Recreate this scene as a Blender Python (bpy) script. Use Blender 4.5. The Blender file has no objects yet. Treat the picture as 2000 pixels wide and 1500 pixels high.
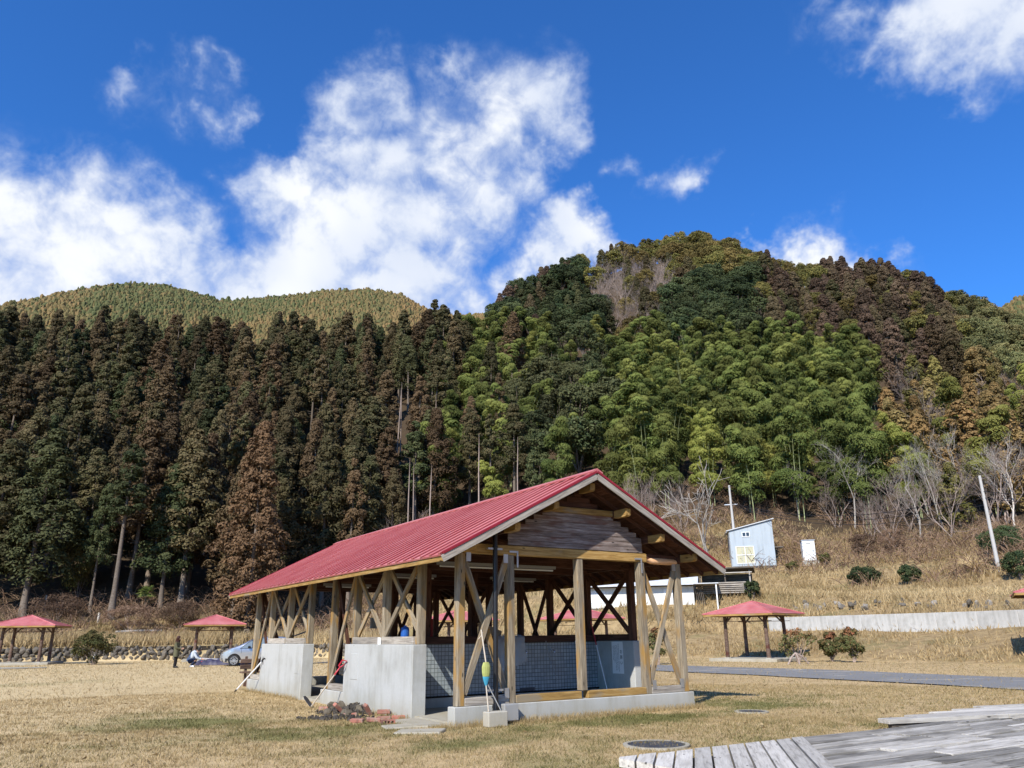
import bpy, math, random
import numpy as np
from mathutils import Vector, Matrix, Euler

R = math.radians
SC = bpy.context.scene
COL = SC.collection
# ------------------------------------------------------------------ camera
FPX, CAM_PITCH, CAM_ROLL, CAM_H = 1490.0, R(18.27), -0.0121, 1.5
_f = np.array([0, math.cos(CAM_PITCH), math.sin(CAM_PITCH)])
_u0 = np.array([0, -math.sin(CAM_PITCH), math.cos(CAM_PITCH)])
_r0 = np.array([1.0, 0, 0])
_r = math.cos(CAM_ROLL) * _r0 + math.sin(CAM_ROLL) * _u0
_u = -math.sin(CAM_ROLL) * _r0 + math.cos(CAM_ROLL) * _u0
CAMP = np.array([0, 0, CAM_H])
cam_d = bpy.data.cameras.new('camera')
cam_d.sensor_width = 36.0
cam_d.lens = FPX / 2000 * 36
cam_d.clip_start = 0.1
cam_d.clip_end = 8000
cam = bpy.data.objects.new('camera', cam_d)
COL.objects.link(cam)
cam.matrix_world = Matrix(((_r[0], _u[0], -_f[0], 0), (_r[1], _u[1], -_f[1], 0), (_r[2], _u[2], -_f[2], CAM_H), (0, 0, 0, 1)))
SC.camera = cam


def ray(x, y):
    return _f + (x - 1000) / FPX * _r - (y - 750) / FPX * _u


def gnd(x, y, z=0.0):
    d = ray(x, y)
    return CAMP + d * ((z - CAM_H) / d[2])


def prj(p):
    d = np.asarray(p, float) - CAMP
    z = d @ _f
    return np.stack([1000 + FPX * (d @ _r) / z, 750 - FPX * (d @ _u) / z], -1)


def azel(x, y):
    d = ray(x, y)
    return math.degrees(math.atan2(d[0], d[1])), math.degrees(math.atan2(d[2], math.hypot(d[0], d[1])))


# ------------------------------------------------------------------ sun, sky, exposure
SUN_AZ = np.array([-0.40, -0.917])
SUN_AZ /= np.linalg.norm(SUN_AZ)
SUN_EL = R(38)
to_sun = Vector((SUN_AZ[0] * math.cos(SUN_EL), SUN_AZ[1] * math.cos(SUN_EL), math.sin(SUN_EL)))
sun_d = bpy.data.lights.new('sun', 'SUN')
sun_d.energy = 4.6
sun_d.angle = R(0.53)
sun_d.color = (1.0, 0.94, 0.84)
sun = bpy.data.objects.new('sun', sun_d)
COL.objects.link(sun)
sun.location = (-20, -40, 60)
sun.rotation_euler = to_sun.to_track_quat('Z', 'Y').to_euler()
SC.view_settings.view_transform = 'Standard'
SC.view_settings.look = 'None'
SC.view_settings.gamma = 1.0
SC.view_settings.use_curve_mapping = False
SC.view_settings.exposure = 0.52

world = bpy.data.worlds.new('World')
SC.world = world
world.use_nodes = True
WT = world.node_tree
WT.nodes.clear()


def nd(nt, typ, **kw):
    n = nt.nodes.new(typ)
    for k, v in kw.items():
        if k.startswith('i_'):
            key = k[2:]
            key = int(key) if key.isdigit() else key
            n.inputs[key].default_value = v
        else:
            setattr(n, k, v)
    return n


def mth(nt, op, a, b=None, clamp=False):
    n = nt.nodes.new('ShaderNodeMath')
    n.operation = op
    n.use_clamp = clamp
    for i, s in enumerate((a, b)):
        if s is None:
            continue
        if isinstance(s, (int, float)):
            n.inputs[i].default_value = s
        else:
            nt.links.new(s, n.inputs[i])
    return n.outputs[0]


def mapr(nt, val, a, b, c=0.0, d=1.0, smooth=True):
    n = nt.nodes.new('ShaderNodeMapRange')
    n.interpolation_type = 'SMOOTHSTEP' if smooth else 'LINEAR'
    nt.links.new(val, n.inputs[0])
    for i, v in enumerate((a, b, c, d)):
        n.inputs[i + 1].default_value = v
    return n.outputs[0]


def mixc(nt, fac, a, b, blend='MIX'):
    n = nt.nodes.new('ShaderNodeMix')
    n.data_type = 'RGBA'
    n.blend_type = blend
    for sock, v in ((n.inputs[0], fac), (n.inputs[6], a), (n.inputs[7], b)):
        if isinstance(v, (int, float)):
            sock.default_value = v
        elif isinstance(v, (tuple, list)):
            sock.default_value = (v[0], v[1], v[2], 1)
        else:
            nt.links.new(v, sock)
    return n.outputs[2]


sky = nd(WT, 'ShaderNodeTexSky', sky_type='NISHITA')
sky.sun_disc = False
sky.sun_elevation = SUN_EL
sky.sun_rotation = math.atan2(SUN_AZ[0], SUN_AZ[1])
sky.altitude = 300
sky.air_density = 1.0
sky.dust_density = 0.6
sky.ozone_density = 3.0
tc = nd(WT, 'ShaderNodeTexCoord')
DIR = tc.outputs['Generated']
skyc = mixc(WT, 1.0, sky.outputs[0], (0.36, 0.92, 1.62), 'MULTIPLY')
# cumulus clouds: soft cores at their azimuth and height in the sky, eaten away by turbulence
sep = nd(WT, 'ShaderNodeSeparateXYZ')
WT.links.new(DIR, sep.inputs[0])
EL_STRETCH = 1.4
AZEL = nd(WT, 'ShaderNodeCombineXYZ')
WT.links.new(mth(WT, 'ARCTAN2', sep.outputs[0], sep.outputs[1]), AZEL.inputs[0])
WT.links.new(mth(WT, 'MULTIPLY', mth(WT, 'ARCSINE', sep.outputs[2]), EL_STRETCH), AZEL.inputs[1])
wn = nd(WT, 'ShaderNodeTexNoise', i_Scale=10.0, i_Detail=5.0, i_Roughness=.62)
WT.links.new(DIR, wn.inputs['Vector'])
wsub = nd(WT, 'ShaderNodeVectorMath', operation='SUBTRACT')
WT.links.new(wn.outputs['Color'], wsub.inputs[0])
wsub.inputs[1].default_value = (.5, .5, .5)
wmul = nd(WT, 'ShaderNodeVectorMath', operation='MULTIPLY_ADD')
WT.links.new(wsub.outputs[0], wmul.inputs[0])
wmul.inputs[1].default_value = (.22, .22, 0)
WT.links.new(AZEL.outputs[0], wmul.inputs[2])


def cloud_noise(scale, detail, rough, dist, off):
    ad = nd(WT, 'ShaderNodeVectorMath', operation='ADD')
    WT.links.new(DIR, ad.inputs[0])
    ad.inputs[1].default_value = off
    n = nd(WT, 'ShaderNodeTexNoise', i_Scale=scale, i_Detail=detail, i_Roughness=rough, i_Distortion=dist)
    WT.links.new(ad.outputs[0], n.inputs['Vector'])
    return n.outputs[0]


# (azimuth deg, elevation deg, radius deg, weight) of each core
CL = []
for (px, py, r, wgt) in [
        (-170, 450, 300, 1.1), (30, 400, 170, 1.05), (150, 400, 170, 1.05), (270, 435, 160, 1.05), (370, 470, 130, .95), (120, 490, 260, 1.1), (330, 500, 170, .9), (20, 570, 230, .95), (205, 325, 70, .55), (440, 500, 80, .75),
        (470, 560, 170, .95), (620, 560, 230, 1.1), (640, 470, 180, 1.1), (720, 420, 200, 1.1), (820, 430, 190, 1.05), (800, 520, 170, 1.0), (760, 570, 150, 1.0), (570, 385, 130, .95), (510, 365, 90, .6), (930, 400, 150, .85), (1000, 380, 110, .68),
        (880, 320, 150, .85), (780, 310, 150, .85), (690, 290, 110, .72), (680, 220, 85, .55), (740, 170, 110, .66), (960, 270, 140, .72), (1050, 200, 130, .68), (960, 180, 120, .56), (870, 130, 85, .56), (1080, 150, 90, .58), (820, 220, 110, .52), (1020, 320, 90, .58), (1100, 240, 70, .5),
        (437, 322, 45, .42), (250, 190, 75, .56), (395, 148, 50, .46), (440, 155, 50, .46), (475, 165, 45, .40), (375, 226, 45, .40), (425, 222, 55, .48), (465, 236, 45, .42), (340, 205, 70, .36), (335, 140, 40, .36),
        (1120, 470, 120, 1.05), (1060, 510, 110, .95), (980, 545, 120, .85), (910, 590, 90, .7), (1180, 480, 60, .6), (1335, 350, 80, .38), (1212, 337, 50, .26), (1275, 348, 40, .26), (1370, 345, 45, .32),
        (1470, 510, 95, 1.05), (1540, 498, 105, 1.1), (1615, 494, 105, 1.1), (1680, 508, 90, 1.05), (1570, 560, 190, 1.1), (1880, 10, 150, 1.1), (1960, 65, 120, 1.05), (1790, 35, 110, .95), (1700, 15, 110, .8), (1740, 80, 70, .6), (1590, 10, 80, .55), (1560, 60, 50, .34), (2150, 10, 200, 1.15)]:
    a_, e_ = azel(px, py)
    CL.append((a_, e_, math.degrees(r / FPX) * .95 / max(math.cos(R(e_)), .6), wgt))
CL += [(-70, 22, 14, 1.0), (-95, 30, 12, 1.0), (75, 24, 16, 1.0), (100, 18, 12, .9), (130, 35, 16, 1.0), (175, 26, 18, 1.0), (-130, 24, 16, 1.0), (-155, 42, 15, .9), (15, 62, 14, .9), (-60, 55, 14, .9), (90, 58, 14, .9)]
acc = None
for a_, e_, r_, wgt in CL:
    ds = nd(WT, 'ShaderNodeVectorMath', operation='DISTANCE')
    WT.links.new(wmul.outputs[0], ds.inputs[0])
    ds.inputs[1].default_value = (R(a_), R(e_) * EL_STRETCH, 0)
    b = mth(WT, 'MULTIPLY_ADD', ds.outputs['Value'], -wgt / R(r_ * 0.98))
    b.node.inputs[2].default_value = wgt
    if acc is None:
        acc = b
    else:
        acc = mth(WT, 'SMOOTH_MAX', acc, b)
        acc.node.inputs[2].default_value = 0.18
acc = mth(WT, 'MAXIMUM', acc, 0.0)
n1 = cloud_noise(6.5, 7, .58, .3, (3.1, 1.7, .4))
n2 = cloud_noise(24.0, 4, .62, .9, (0.3, 5.2, 2.0))
nz = mth(WT, 'ADD', mth(WT, 'MULTIPLY', mth(WT, 'SUBTRACT', n1, .5), 1.6), mth(WT, 'MULTIPLY', mth(WT, 'SUBTRACT', n2, .5), .55))
gate = mapr(WT, acc, 0.0, 0.34)
dens = mth(WT, 'ADD', acc, mth(WT, 'MULTIPLY', nz, gate))
alpha = mapr(WT, dens, 0.02, 0.88)
thick = mapr(WT, dens, 0.15, 1.0)
n3 = cloud_noise(5.0, 3, .5, .2, (7.0, 2.0, 9.0))
ccol = mixc(WT, mth(WT, 'MULTIPLY', thick, mapr(WT, n3, 0.34, 0.62, .50, 1.0)), (4.0, 4.8, 6.5), (7.5, 7.65, 7.85))
finalc = mixc(WT, mth(WT, 'MULTIPLY', alpha, 0.96), skyc, ccol)
world.cycles.sampling_method = 'MANUAL'
world.cycles.sample_map_resolution = 512
SC.cycles.adaptive_threshold = 0.02
SC.cycles.max_bounces = 5
SC.cycles.diffuse_bounces = 3
SC.cycles.glossy_bounces = 2
SC.cycles.transmission_bounces = 2
SC.cycles.transparent_max_bounces = 6
SC.cycles.caustics_reflective = False
SC.cycles.caustics_refractive = False
bg = nd(WT, 'ShaderNodeBackground', i_Strength=0.096)
WT.links.new(finalc, bg.inputs[0])
WT.links.new(bg.outputs[0], nd(WT, 'ShaderNodeOutputWorld').inputs[0])

# ------------------------------------------------------------------ helpers
class MB:
    """Collects geometry; build() links it as ONE mesh object."""
    def __init__(self):
        self.v = []; self.f = []; self.n = 0; self.a = []; self.m = []

    def add(self, verts, faces, var=None, mi=0):
        verts = np.asarray(verts, float).reshape(-1, 3)
        if isinstance(faces, np.ndarray):
            self.f.append(faces + self.n); self.m.append(np.full(len(faces), mi))
        else:
            byk = {}
            for q in faces:
                byk.setdefault(len(q), []).append(q)
            for q in byk.values():
                self.f.append(np.array(q) + self.n); self.m.append(np.full(len(q), mi))
        self.v.append(verts); self.n += len(verts)
        self.a.append(np.broadcast_to(np.asarray(0.5 if var is None else var, float), (len(verts),)))
        return self

    def box(self, lo, hi, mi=0, M=None, ch=0.0):
        lo, hi = np.minimum(lo, hi), np.maximum(lo, hi)
        if ch > 0:
            return self.cbox(lo, hi, ch, mi, M)
        v = np.array([[x, y, z] for x in (lo[0], hi[0]) for y in (lo[1], hi[1]) for z in (lo[2], hi[2])])
        if M is not None:
            v = v @ np.array(M)[:3, :3].T + np.array(M)[:3, 3]
        f = np.array([(0, 1, 3, 2), (4, 6, 7, 5), (0, 4, 5, 1), (2, 3, 7, 6), (0, 2, 6, 4), (1, 5, 7, 3)])
        return self.add(v, f, mi=mi)

    def cbox(self, lo, hi, c, mi=0, M=None):
        # box with chamfered edges (24 verts)
        lo = np.array(lo, float); hi = np.array(hi, float)
        mid = (lo + hi) / 2; h = (hi - lo) / 2
        c = min(c, *(h * .45))
        vs = []; idx = {}
        for sx in (-1, 1):
            for sy in (-1, 1):
                for sz in (-1, 1):
                    for ax in range(3):
                        e = h - c; e = e.copy(); e[ax] = h[ax]
                        idx[(sx, sy, sz, ax)] = len(vs)
                        vs.append(mid + e * (sx, sy, sz))
        F = []
        S = (-1, 1)
        order = [(-1, -1), (1, -1), (1, 1), (-1, 1)]
        for ax in range(3):
            o = [a for a in range(3) if a != ax]
            for s in S:
                q = []
                for a, b in order:
                    k = [0, 0, 0]; k[ax] = s; k[o[0]] = a; k[o[1]] = b
                    q.append(idx[(*k, ax)])
                flip = (s < 0) != (ax == 1)
                F.append(q[::-1] if flip else q)
        for ax in range(3):       # edges along ax
            o = [a for a in range(3) if a != ax]
            for a in S:
                for b in S:
                    k0 = [0, 0, 0]; k0[ax] = -1; k0[o[0]] = a; k0[o[1]] = b
                    k1 = list(k0); k1[ax] = 1
                    q = [idx[(*k0, o[0])], idx[(*k1, o[0])], idx[(*k1, o[1])], idx[(*k0, o[1])]]
                    flip = (a * b > 0) != (ax == 1)
                    F.append(q[::-1] if flip else q)
        T = []
        for sx in S:
            for sy in S:
                for sz in S:
                    q = [idx[(sx, sy, sz, a)] for a in range(3)]
                    T.append(q if sx * sy * sz > 0 else q[::-1])
        v = np.array(vs)
        if M is not None:
            v = v @ np.array(M)[:3, :3].T + np.array(M)[:3, 3]
        return self.add(v, F + T, mi=mi)

    def tube(self, pts, rad, n=6, mi=0, cap=True, var=None):
        pts = np.asarray(pts, float)
        k = len(pts)
        rad = np.broadcast_to(np.asarray(rad, float), (k,))
        tang = np.gradient(pts, axis=0)
        tang /= np.linalg.norm(tang, axis=1)[:, None] + 1e-9
        ref = np.array([0, 0, 1.0]) if abs(tang[:, 2]).mean() < .8 else np.array([1.0, 0, 0])
        a = np.cross(tang, ref); a /= np.linalg.norm(a, axis=1)[:, None] + 1e-9
        b = np.cross(tang, a)
        th = np.arange(n) * 2 * math.pi / n
        v = pts[:, None] + rad[:, None, None] * (np.cos(th)[None, :, None] * a[:, None] + np.sin(th)[None, :, None] * b[:, None])
        i = np.arange(k - 1)[:, None] * n; j = np.arange(n)[None]; j2 = (j + 1) % n
        f = np.stack([i + j, i + n + j, i + n + j2, i + j2], -1).reshape(-1, 4)
        self.add(v.reshape(-1, 3), f, mi=mi, var=var)
        if cap and n > 2:
            self.f.append(np.array([list(range(self.n - n, self.n))])); self.m.append(np.array([mi]))
            self.f.append(np.array([list(range(self.n - n * k, self.n - n * k + n))[::-1]])); self.m.append(np.array([mi]))
        return self

    def lathe(self, prof, n=16, c=(0, 0, 0), mi=0):
        prof = np.asarray(prof, float)
        th = np.arange(n) * 2 * math.pi / n
        v = np.stack([prof[:, None, 0] * np.cos(th), prof[:, None, 0] * np.sin(th), np.broadcast_to(prof[:, None, 1], (len(prof), n))], -1) + np.asarray(c)
        i = np.arange(len(prof) - 1)[:, None] * n; j = np.arange(n)[None]; j2 = (j + 1) % n
        return self.add(v.reshape(-1, 3), np.stack([i + j, i + j2, i + n + j2, i + n + j], -1).reshape(-1, 4), mi=mi)

    def prism(self, poly, axis, a, b, mi=0):
        """polygon (list of 2d points) extruded along axis from a to b"""
        k = len(poly)
        v = []
        for t in (a, b):
            for p in poly:
                q = [0, 0, 0]
                o = [x for x in range(3) if x != axis]
                q[o[0]], q[o[1]], q[axis] = p[0], p[1], t
                v.append(q)
        f = [[i, (i + 1) % k, k + (i + 1) % k, k + i] for i in range(k)] + [list(range(k))[::-1], list(range(k, 2 * k))]
        return self.add(v, f, mi=mi)

    def mesh(self, name, smooth=False):
        me = bpy.data.meshes.new(name)
        v = np.concatenate(self.v)
        me.vertices.add(len(v)); me.vertices.foreach_set('co', v.ravel().astype(np.float32))
        loops = np.concatenate([f.ravel() for f in self.f])
        tot = np.concatenate([np.full(len(f), f.shape[1]) for f in self.f])
        me.loops.add(len(loops)); me.loops.foreach_set('vertex_index', loops.astype(np.int32))
        me.polygons.add(len(tot))
        st = np.concatenate([[0], np.cumsum(tot)[:-1]])
        me.polygons.foreach_set('loop_start', st.astype(np.int32))
        mi = np.concatenate(self.m)
        if mi.any():
            me.polygons.foreach_set('material_index', mi.astype(np.int32))
        at = me.attributes.new('var', 'FLOAT', 'POINT')
        at.data.foreach_set('value', np.concatenate(self.a).astype(np.float32))
        me.update(calc_edges=True)
        me.polygons.foreach_set('use_smooth', np.full(len(tot), bool(smooth)))
        return me

    def build(self, name, mat, parent=None, loc=None, rot=None, smooth=False):
        return mk(name, self.mesh(name, smooth), mat, parent, loc, rot)


def mk(name, me, mat, parent=None, loc=None, rot=None, M=None):
    o = bpy.data.objects.new(name, me)
    COL.objects.link(o)
    if mat is not None and me is not None and not me.materials:
        for m in (mat if isinstance(mat, (list, tuple)) else [mat]):
            me.materials.append(m)
    if parent is not None:
        o.parent = parent
    if M is not None:
        o.matrix_local = M
    if loc is not None:
        o.location = loc
    if rot is not None:
        o.rotation_euler = rot
    return o


def tag(o, label=None, cat=None, group=None, kind=None):
    for k, v in (('label', label), ('category', cat), ('group', group), ('kind', kind)):
        if v:
            o[k] = v
    return o


def thing(name, label, cat, loc=(0, 0, 0), rz=0.0, group=None):
    o = bpy.data.objects.new(name, None)
    o.empty_display_size = 0.3
    COL.objects.link(o)
    o.location = loc
    o.rotation_euler = (0, 0, rz)
    return tag(o, label, cat, group)


def frame(p0, p1, up=(0, 0, 1)):
    """matrix whose X axis runs p0->p1, origin at the middle"""
    p0 = Vector(p0); p1 = Vector(p1)
    x = (p1 - p0).normalized()
    u = Vector(up)
    if abs(x.dot(u)) > .99:
        u = Vector((0, 1, 0))
    y = u.cross(x).normalized()
    z = x.cross(y)
    c = (p0 + p1) / 2
    return Matrix(((x.x, y.x, z.x, c.x), (x.y, y.y, z.y, c.y), (x.z, y.z, z.z, c.z), (0, 0, 0, 1))), (p1 - p0).length


_beam_cache = {}


def beam(name, p0, p1, w, h, mat, parent, up=(0, 0, 1), ch=0.008):
    """timber with its grain along local X"""
    M, L = frame(p0, p1, up)
    key = (round(L, 3), round(w, 3), round(h, 3), ch, mat.name)
    me = _beam_cache.get(key)
    if me is None:
        me = MB().box((-L / 2, -w / 2, -h / 2), (L / 2, w / 2, h / 2), ch=ch).mesh(name)
        me.materials.append(mat)
        _beam_cache[key] = me
    return mk(name, me, None, parent, M=M)


# ------------------------------------------------------------------ materials
def newmat(name, rough=.8, spec=.3):
    m = bpy.data.materials.new(name)
    m.use_nodes = True
    nt = m.node_tree
    b = nt.nodes['Principled BSDF']
    b.inputs['Roughness'].default_value = rough
    b.inputs['Specular IOR Level'].default_value = spec
    return m, nt, b


def coords(nt, kind='Object', scale=(1, 1, 1), rnd=False):
    t = nd(nt, 'ShaderNodeTexCoord')
    if kind == 'World':
        src = nd(nt, 'ShaderNodeNewGeometry').outputs['Position']
    else:
        src = t.outputs[kind]
    mp = nd(nt, 'ShaderNodeMapping')
    mp.inputs['Scale'].default_value = scale
    nt.links.new(src, mp.inputs['Vector'])
    if rnd:
        oi = nd(nt, 'ShaderNodeObjectInfo')
        cx = nd(nt, 'ShaderNodeCombineXYZ')
        r = mth(nt, 'MULTIPLY', oi.outputs['Random'], 57.0)
        for i in range(3):
            nt.links.new(r, cx.inputs[i])
        nt.links.new(cx.outputs[0], mp.inputs['Location'])
    return mp.outputs[0]


def noise(nt, vec, scale, detail=4, rough=.55, dist=0.0):
    n = nd(nt, 'ShaderNodeTexNoise', i_Scale=scale, i_Detail=detail, i_Roughness=rough, i_Distortion=dist)
    nt.links.new(vec, n.inputs['Vector'])
    return n.outputs[0]


def bump(nt, b, h, strength=.3, dist=.01):
    n = nd(nt, 'ShaderNodeBump', i_Strength=strength, i_Distance=dist)
    nt.links.new(h, n.inputs['Height'])
    nt.links.new(n.outputs[0], b.inputs['Normal'])


def ramp(nt, fac, stops):
    n = nd(nt, 'ShaderNodeValToRGB')
    e = n.color_ramp.elements
    while len(e) < len(stops):
        e.new(.5)
    for q, (p, c) in zip(e, stops):
        q.position = p; q.color = (*c, 1)
    nt.links.new(fac, n.inputs[0])
    return n.outputs[0]


def setc(nt, b, c):
    nt.links.new(c, b.inputs['Base Color'])


def wood(name, dark, mid, light, patch=None, patch_amt=.0, rough=.85, grain=1.0, spread=(.78, 1.16)):
    m, nt, b = newmat(name, rough, .2)
    v = coords(nt, 'Object', (1.2, 14, 14), True)
    n1_ = noise(nt, v, 1.6, 6, .65, .4)
    v2 = coords(nt, 'Object', (4, 60, 60), True)
    n2_ = noise(nt, v2, 1.0, 3, .6)
    f = mth(nt, 'ADD', mth(nt, 'MULTIPLY', n1_, .75), mth(nt, 'MULTIPLY', n2_, .25))
    c = ramp(nt, f, [(.30, dark), (.5, mid), (.68, light)])
    oi = nd(nt, 'ShaderNodeObjectInfo')
    if patch:
        v3 = coords(nt, 'Object', (.9, 3, 3), True)
        n3_ = noise(nt, v3, 1.3, 3, .5)
        p = mapr(nt, n3_, .62 - patch_amt, .78 - patch_amt)
        c = mixc(nt, p, c, patch)
    val = mapr(nt, oi.outputs['Random'], 0, 1, spread[0], spread[1], False)
    cc = nd(nt, 'ShaderNodeCombineColor')
    for i in range(3):
        nt.links.new(val, cc.inputs[i])
    c = mixc(nt, 1.0, c, cc.outputs[0], 'MULTIPLY')
    # knots
    vk = coords(nt, 'Object', (1.5, 5, 5), True)
    vo = nd(nt, 'ShaderNodeTexVoronoi', i_Scale=1.4)
    nt.links.new(vk, vo.inputs['Vector'])
    kn = mapr(nt, vo.outputs['Distance'], .05, .12)
    c = mixc(nt, kn, tuple(x * .45 for x in dark), c)
    setc(nt, b, c)
    bump(nt, b, f, .35 * grain, .006)
    return m


MAT = {}
MAT['post'] = wood('weathered_post_wood', (.11, .088, .06), (.265, .215, .15), (.40, .345, .255), (.35, .205, .065), .115)
MAT['ochre'] = wood('ochre_stained_wood', (.13, .075, .028), (.34, .205, .065), (.46, .32, .14), (.27, .22, .15), .06)
MAT['brown'] = wood('brown_stained_shaded_wood', (.035, .014, .009), (.085, .036, .022), (.15, .075, .05))  # brown stain with the shade under the roof mixed into the colour
MAT['grey'] = wood('silvered_wood', (.14, .12, .10), (.36, .32, .27), (.50, .46, .40), (.24, .22, .20), .05)
MAT['gable'] = wood('gable_board_wood', (.05, .04, .037), (.195, .152, .135), (.37, .325, .30), (.14, .075, .055), .09)
MAT['deck'] = wood('deck_board_wood', (.13, .118, .10), (.36, .335, .295), (.54, .515, .465), (.20, .185, .16), .08, spread=(.5, 1.3))
MAT['deckw'] = wood('deck_pale_board_wood', (.19, .172, .15), (.50, .468, .415), (.62, .588, .53), (.38, .352, .31), .04)
MAT['peel'] = wood('peeled_log_wood', (.36, .19, .09), (.62, .36, .19), (.70, .45, .27))
MAT['gazpost'] = wood('gazebo_post_wood', (.05, .03, .022), (.13, .085, .065), (.22, .165, .13), (.09, .035, .025), .08)


def concrete(name, base, stain, amt=.5, scale=1.0, rough=.9, bmp=.25):
    m, nt, b = newmat(name, rough, .25)
    v = coords(nt, 'Object', (scale, scale, scale))
    a = noise(nt, v, 1.4, 6, .62)
    vs = coords(nt, 'Object', (3.2 * scale, 3.2 * scale, .5 * scale))
    s = noise(nt, vs, 1.0, 6, .7)
    g = noise(nt, v, 38, 3, .6)
    f = mth(nt, 'ADD', mth(nt, 'MULTIPLY', a, .5), mth(nt, 'MULTIPLY', s, .5))
    c = mixc(nt, mth(nt, 'MULTIPLY', mapr(nt, f, .44, .66), amt), base, stain)
    c = mixc(nt, mth(nt, 'MULTIPLY', mapr(nt, g, .35, .65), .22), c, tuple(x * .72 for x in base))
    hole = nd(nt, 'ShaderNodeTexVoronoi', i_Scale=1.7)
    nt.links.new(v, hole.inputs['Vector'])
    c = mixc(nt, mapr(nt, hole.outputs['Distance'], .018, .03), tuple(x * .35 for x in base), c)
    # splash-back of soil low on the wall
    gp = nd(nt, 'ShaderNodeSeparateXYZ')
    nt.links.new(nd(nt, 'ShaderNodeNewGeometry').outputs['Position'], gp.inputs[0])
    lo = mapr(nt, mth(nt, 'ADD', gp.outputs[2], mth(nt, 'MULTIPLY', s, -.5)), -.25, .25, .55, 0)
    c = mixc(nt, lo, c, tuple(x * y for x, y in zip(base, (.72, .66, .52))))
    setc(nt, b, c)
    bump(nt, b, mth(nt, 'ADD', g, a), bmp, .006)
    return m


MAT['conc'] = concrete('shelter_concrete', (.445, .45, .435), (.30, .295, .265), .8)
MAT['conc2'] = concrete('old_wall_concrete', (.52, .51, .48), (.27, .26, .23), .9, .7)
MAT['slab'] = concrete('slab_concrete', (.44, .42, .37), (.27, .25, .20), .8)
MAT['stone'] = concrete('field_stone', (.15, .13, .105), (.05, .045, .037), .9, 1.2)
MAT['stonel'] = concrete('pale_field_stone', (.30, .27, .235), (.10, .09, .07), .9, 1.2)


def plain(name, col, rough=.6, spec=.4, metal=0.0, var=.0, alpha=None):
    m, nt, b = newmat(name, rough, spec)
    b.inputs['Metallic'].default_value = metal
    v = coords(nt, 'Object', (1, 1, 1), True)
    n_ = noise(nt, v, 3.0, 5, .6)
    c = mixc(nt, mth(nt, 'MULTIPLY', mapr(nt, n_, .35, .7), var), col, tuple(x * .45 for x in col))
    setc(nt, b, c)
    return m


def roofmat(name):
    m, nt, b = newmat(name, .42, .45)
    v = coords(nt, 'Object', (1, .5, 1), True)
    n_ = noise(nt, v, 1.3, 6, .6)
    v2 = coords(nt, 'Object', (9, .6, 1), True)
    n2_ = noise(nt, v2, 1.0, 5, .65)
    c = mixc(nt, mapr(nt, n_, .3, .72), (.43, .11, .112), (.51, .185, .182))
    c = mixc(nt, mth(nt, 'MULTIPLY', mapr(nt, n2_, .55, .75), .4), c, (.46, .12, .13))
    setc(nt, b, c)
    nt.links.new(mapr(nt, n_, .2, .8, .36, .6), b.inputs['Roughness'])
    return m


MAT['roof'] = roofmat('faded_red_roof_steel')
MAT['rooftrim'] = plain('dark_red_trim_steel', (.26, .018, .03), .4, .45, 0, .3)
MAT['black'] = plain('black_plastic', (.012, .012, .014), .38, .5)
MAT['steel'] = plain('galvanised_steel', (.55, .56, .57), .42, .5, .75, .3)
MAT['chrome'] = plain('tap_chrome', (.70, .70, .72), .2, .5, 1.0)
MAT['whitepaint'] = plain('white_paint', (.80, .80, .79), .5, .4, 0, .15)
MAT['greybox'] = plain('grey_box_plastic', (.30, .30, .295), .5, .4, 0, .2)
MAT['bluecan'] = plain('blue_plastic', (.02, .10, .38), .35, .5)
MAT['redbox'] = plain('red_painted_steel', (.42, .02, .025), .4, .5, 0, .2)
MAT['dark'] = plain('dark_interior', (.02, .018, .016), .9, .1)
MAT['iron'] = plain('cast_iron', (.075, .08, .095), .55, .5, .3, .5)
MAT['tube'] = plain('lamp_tube', (.78, .80, .80), .3, .5)
MAT['bristle_g'] = plain('lime_broom_bristle', (.40, .43, .14), .8, .2, 0, .3)
MAT['bristle_b'] = plain('cyan_broom_cap', (.06, .33, .48), .5, .4)
MAT['stick'] = plain('pale_stick', (.52, .45, .36), .7, .3, 0, .3)
MAT['whitestick'] = plain('white_steel_shaft', (.78, .78, .78), .4, .5, 0, .2)
MAT['redgrip'] = plain('red_grip_plastic', (.45, .02, .04), .4, .5)
MAT['paper'] = plain('notice_paper', (.80, .80, .79), .7, .3)
MAT['ink'] = plain('black_ink', (.015, .015, .018), .8, .2)


def tiles(name):
    m, nt, b = newmat(name, .28, .5)
    v = coords(nt, 'Object')
    sx = nd(nt, 'ShaderNodeSeparateXYZ'); nt.links.new(v, sx.inputs[0])
    cx = nd(nt, 'ShaderNodeCombineXYZ')
    nt.links.new(mth(nt, 'ADD', sx.outputs[0], sx.outputs[1]), cx.inputs[0]); nt.links.new(sx.outputs[2], cx.inputs[1])
    br = nd(nt, 'ShaderNodeTexBrick', offset=0.0, squash=1.0)
    br.inputs['Scale'].default_value = 1.0
    br.inputs['Brick Width'].default_value = .085
    br.inputs['Row Height'].default_value = .085
    br.inputs['Mortar Size'].default_value = .006
    br.inputs['Mortar Smooth'].default_value = .1
    br.inputs['Color1'].default_value = (.24, .285, .31, 1)
    br.inputs['Color2'].default_value = (.35, .40, .42, 1)
    br.inputs['Mortar'].default_value = (.035, .04, .045, 1)
    nt.links.new(cx.outputs[0], br.inputs['Vector'])
    n_ = noise(nt, v, 1.2, 4)
    c = mixc(nt, mth(nt, 'MULTIPLY', mapr(nt, n_, .4, .7), .4), br.outputs[0], (.20, .23, .24))
    setc(nt, b, c)
    bump(nt, b, br.outputs['Fac'], -.4, .004)
    return m


MAT['tile'] = tiles('grey_blue_tiles')


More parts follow.
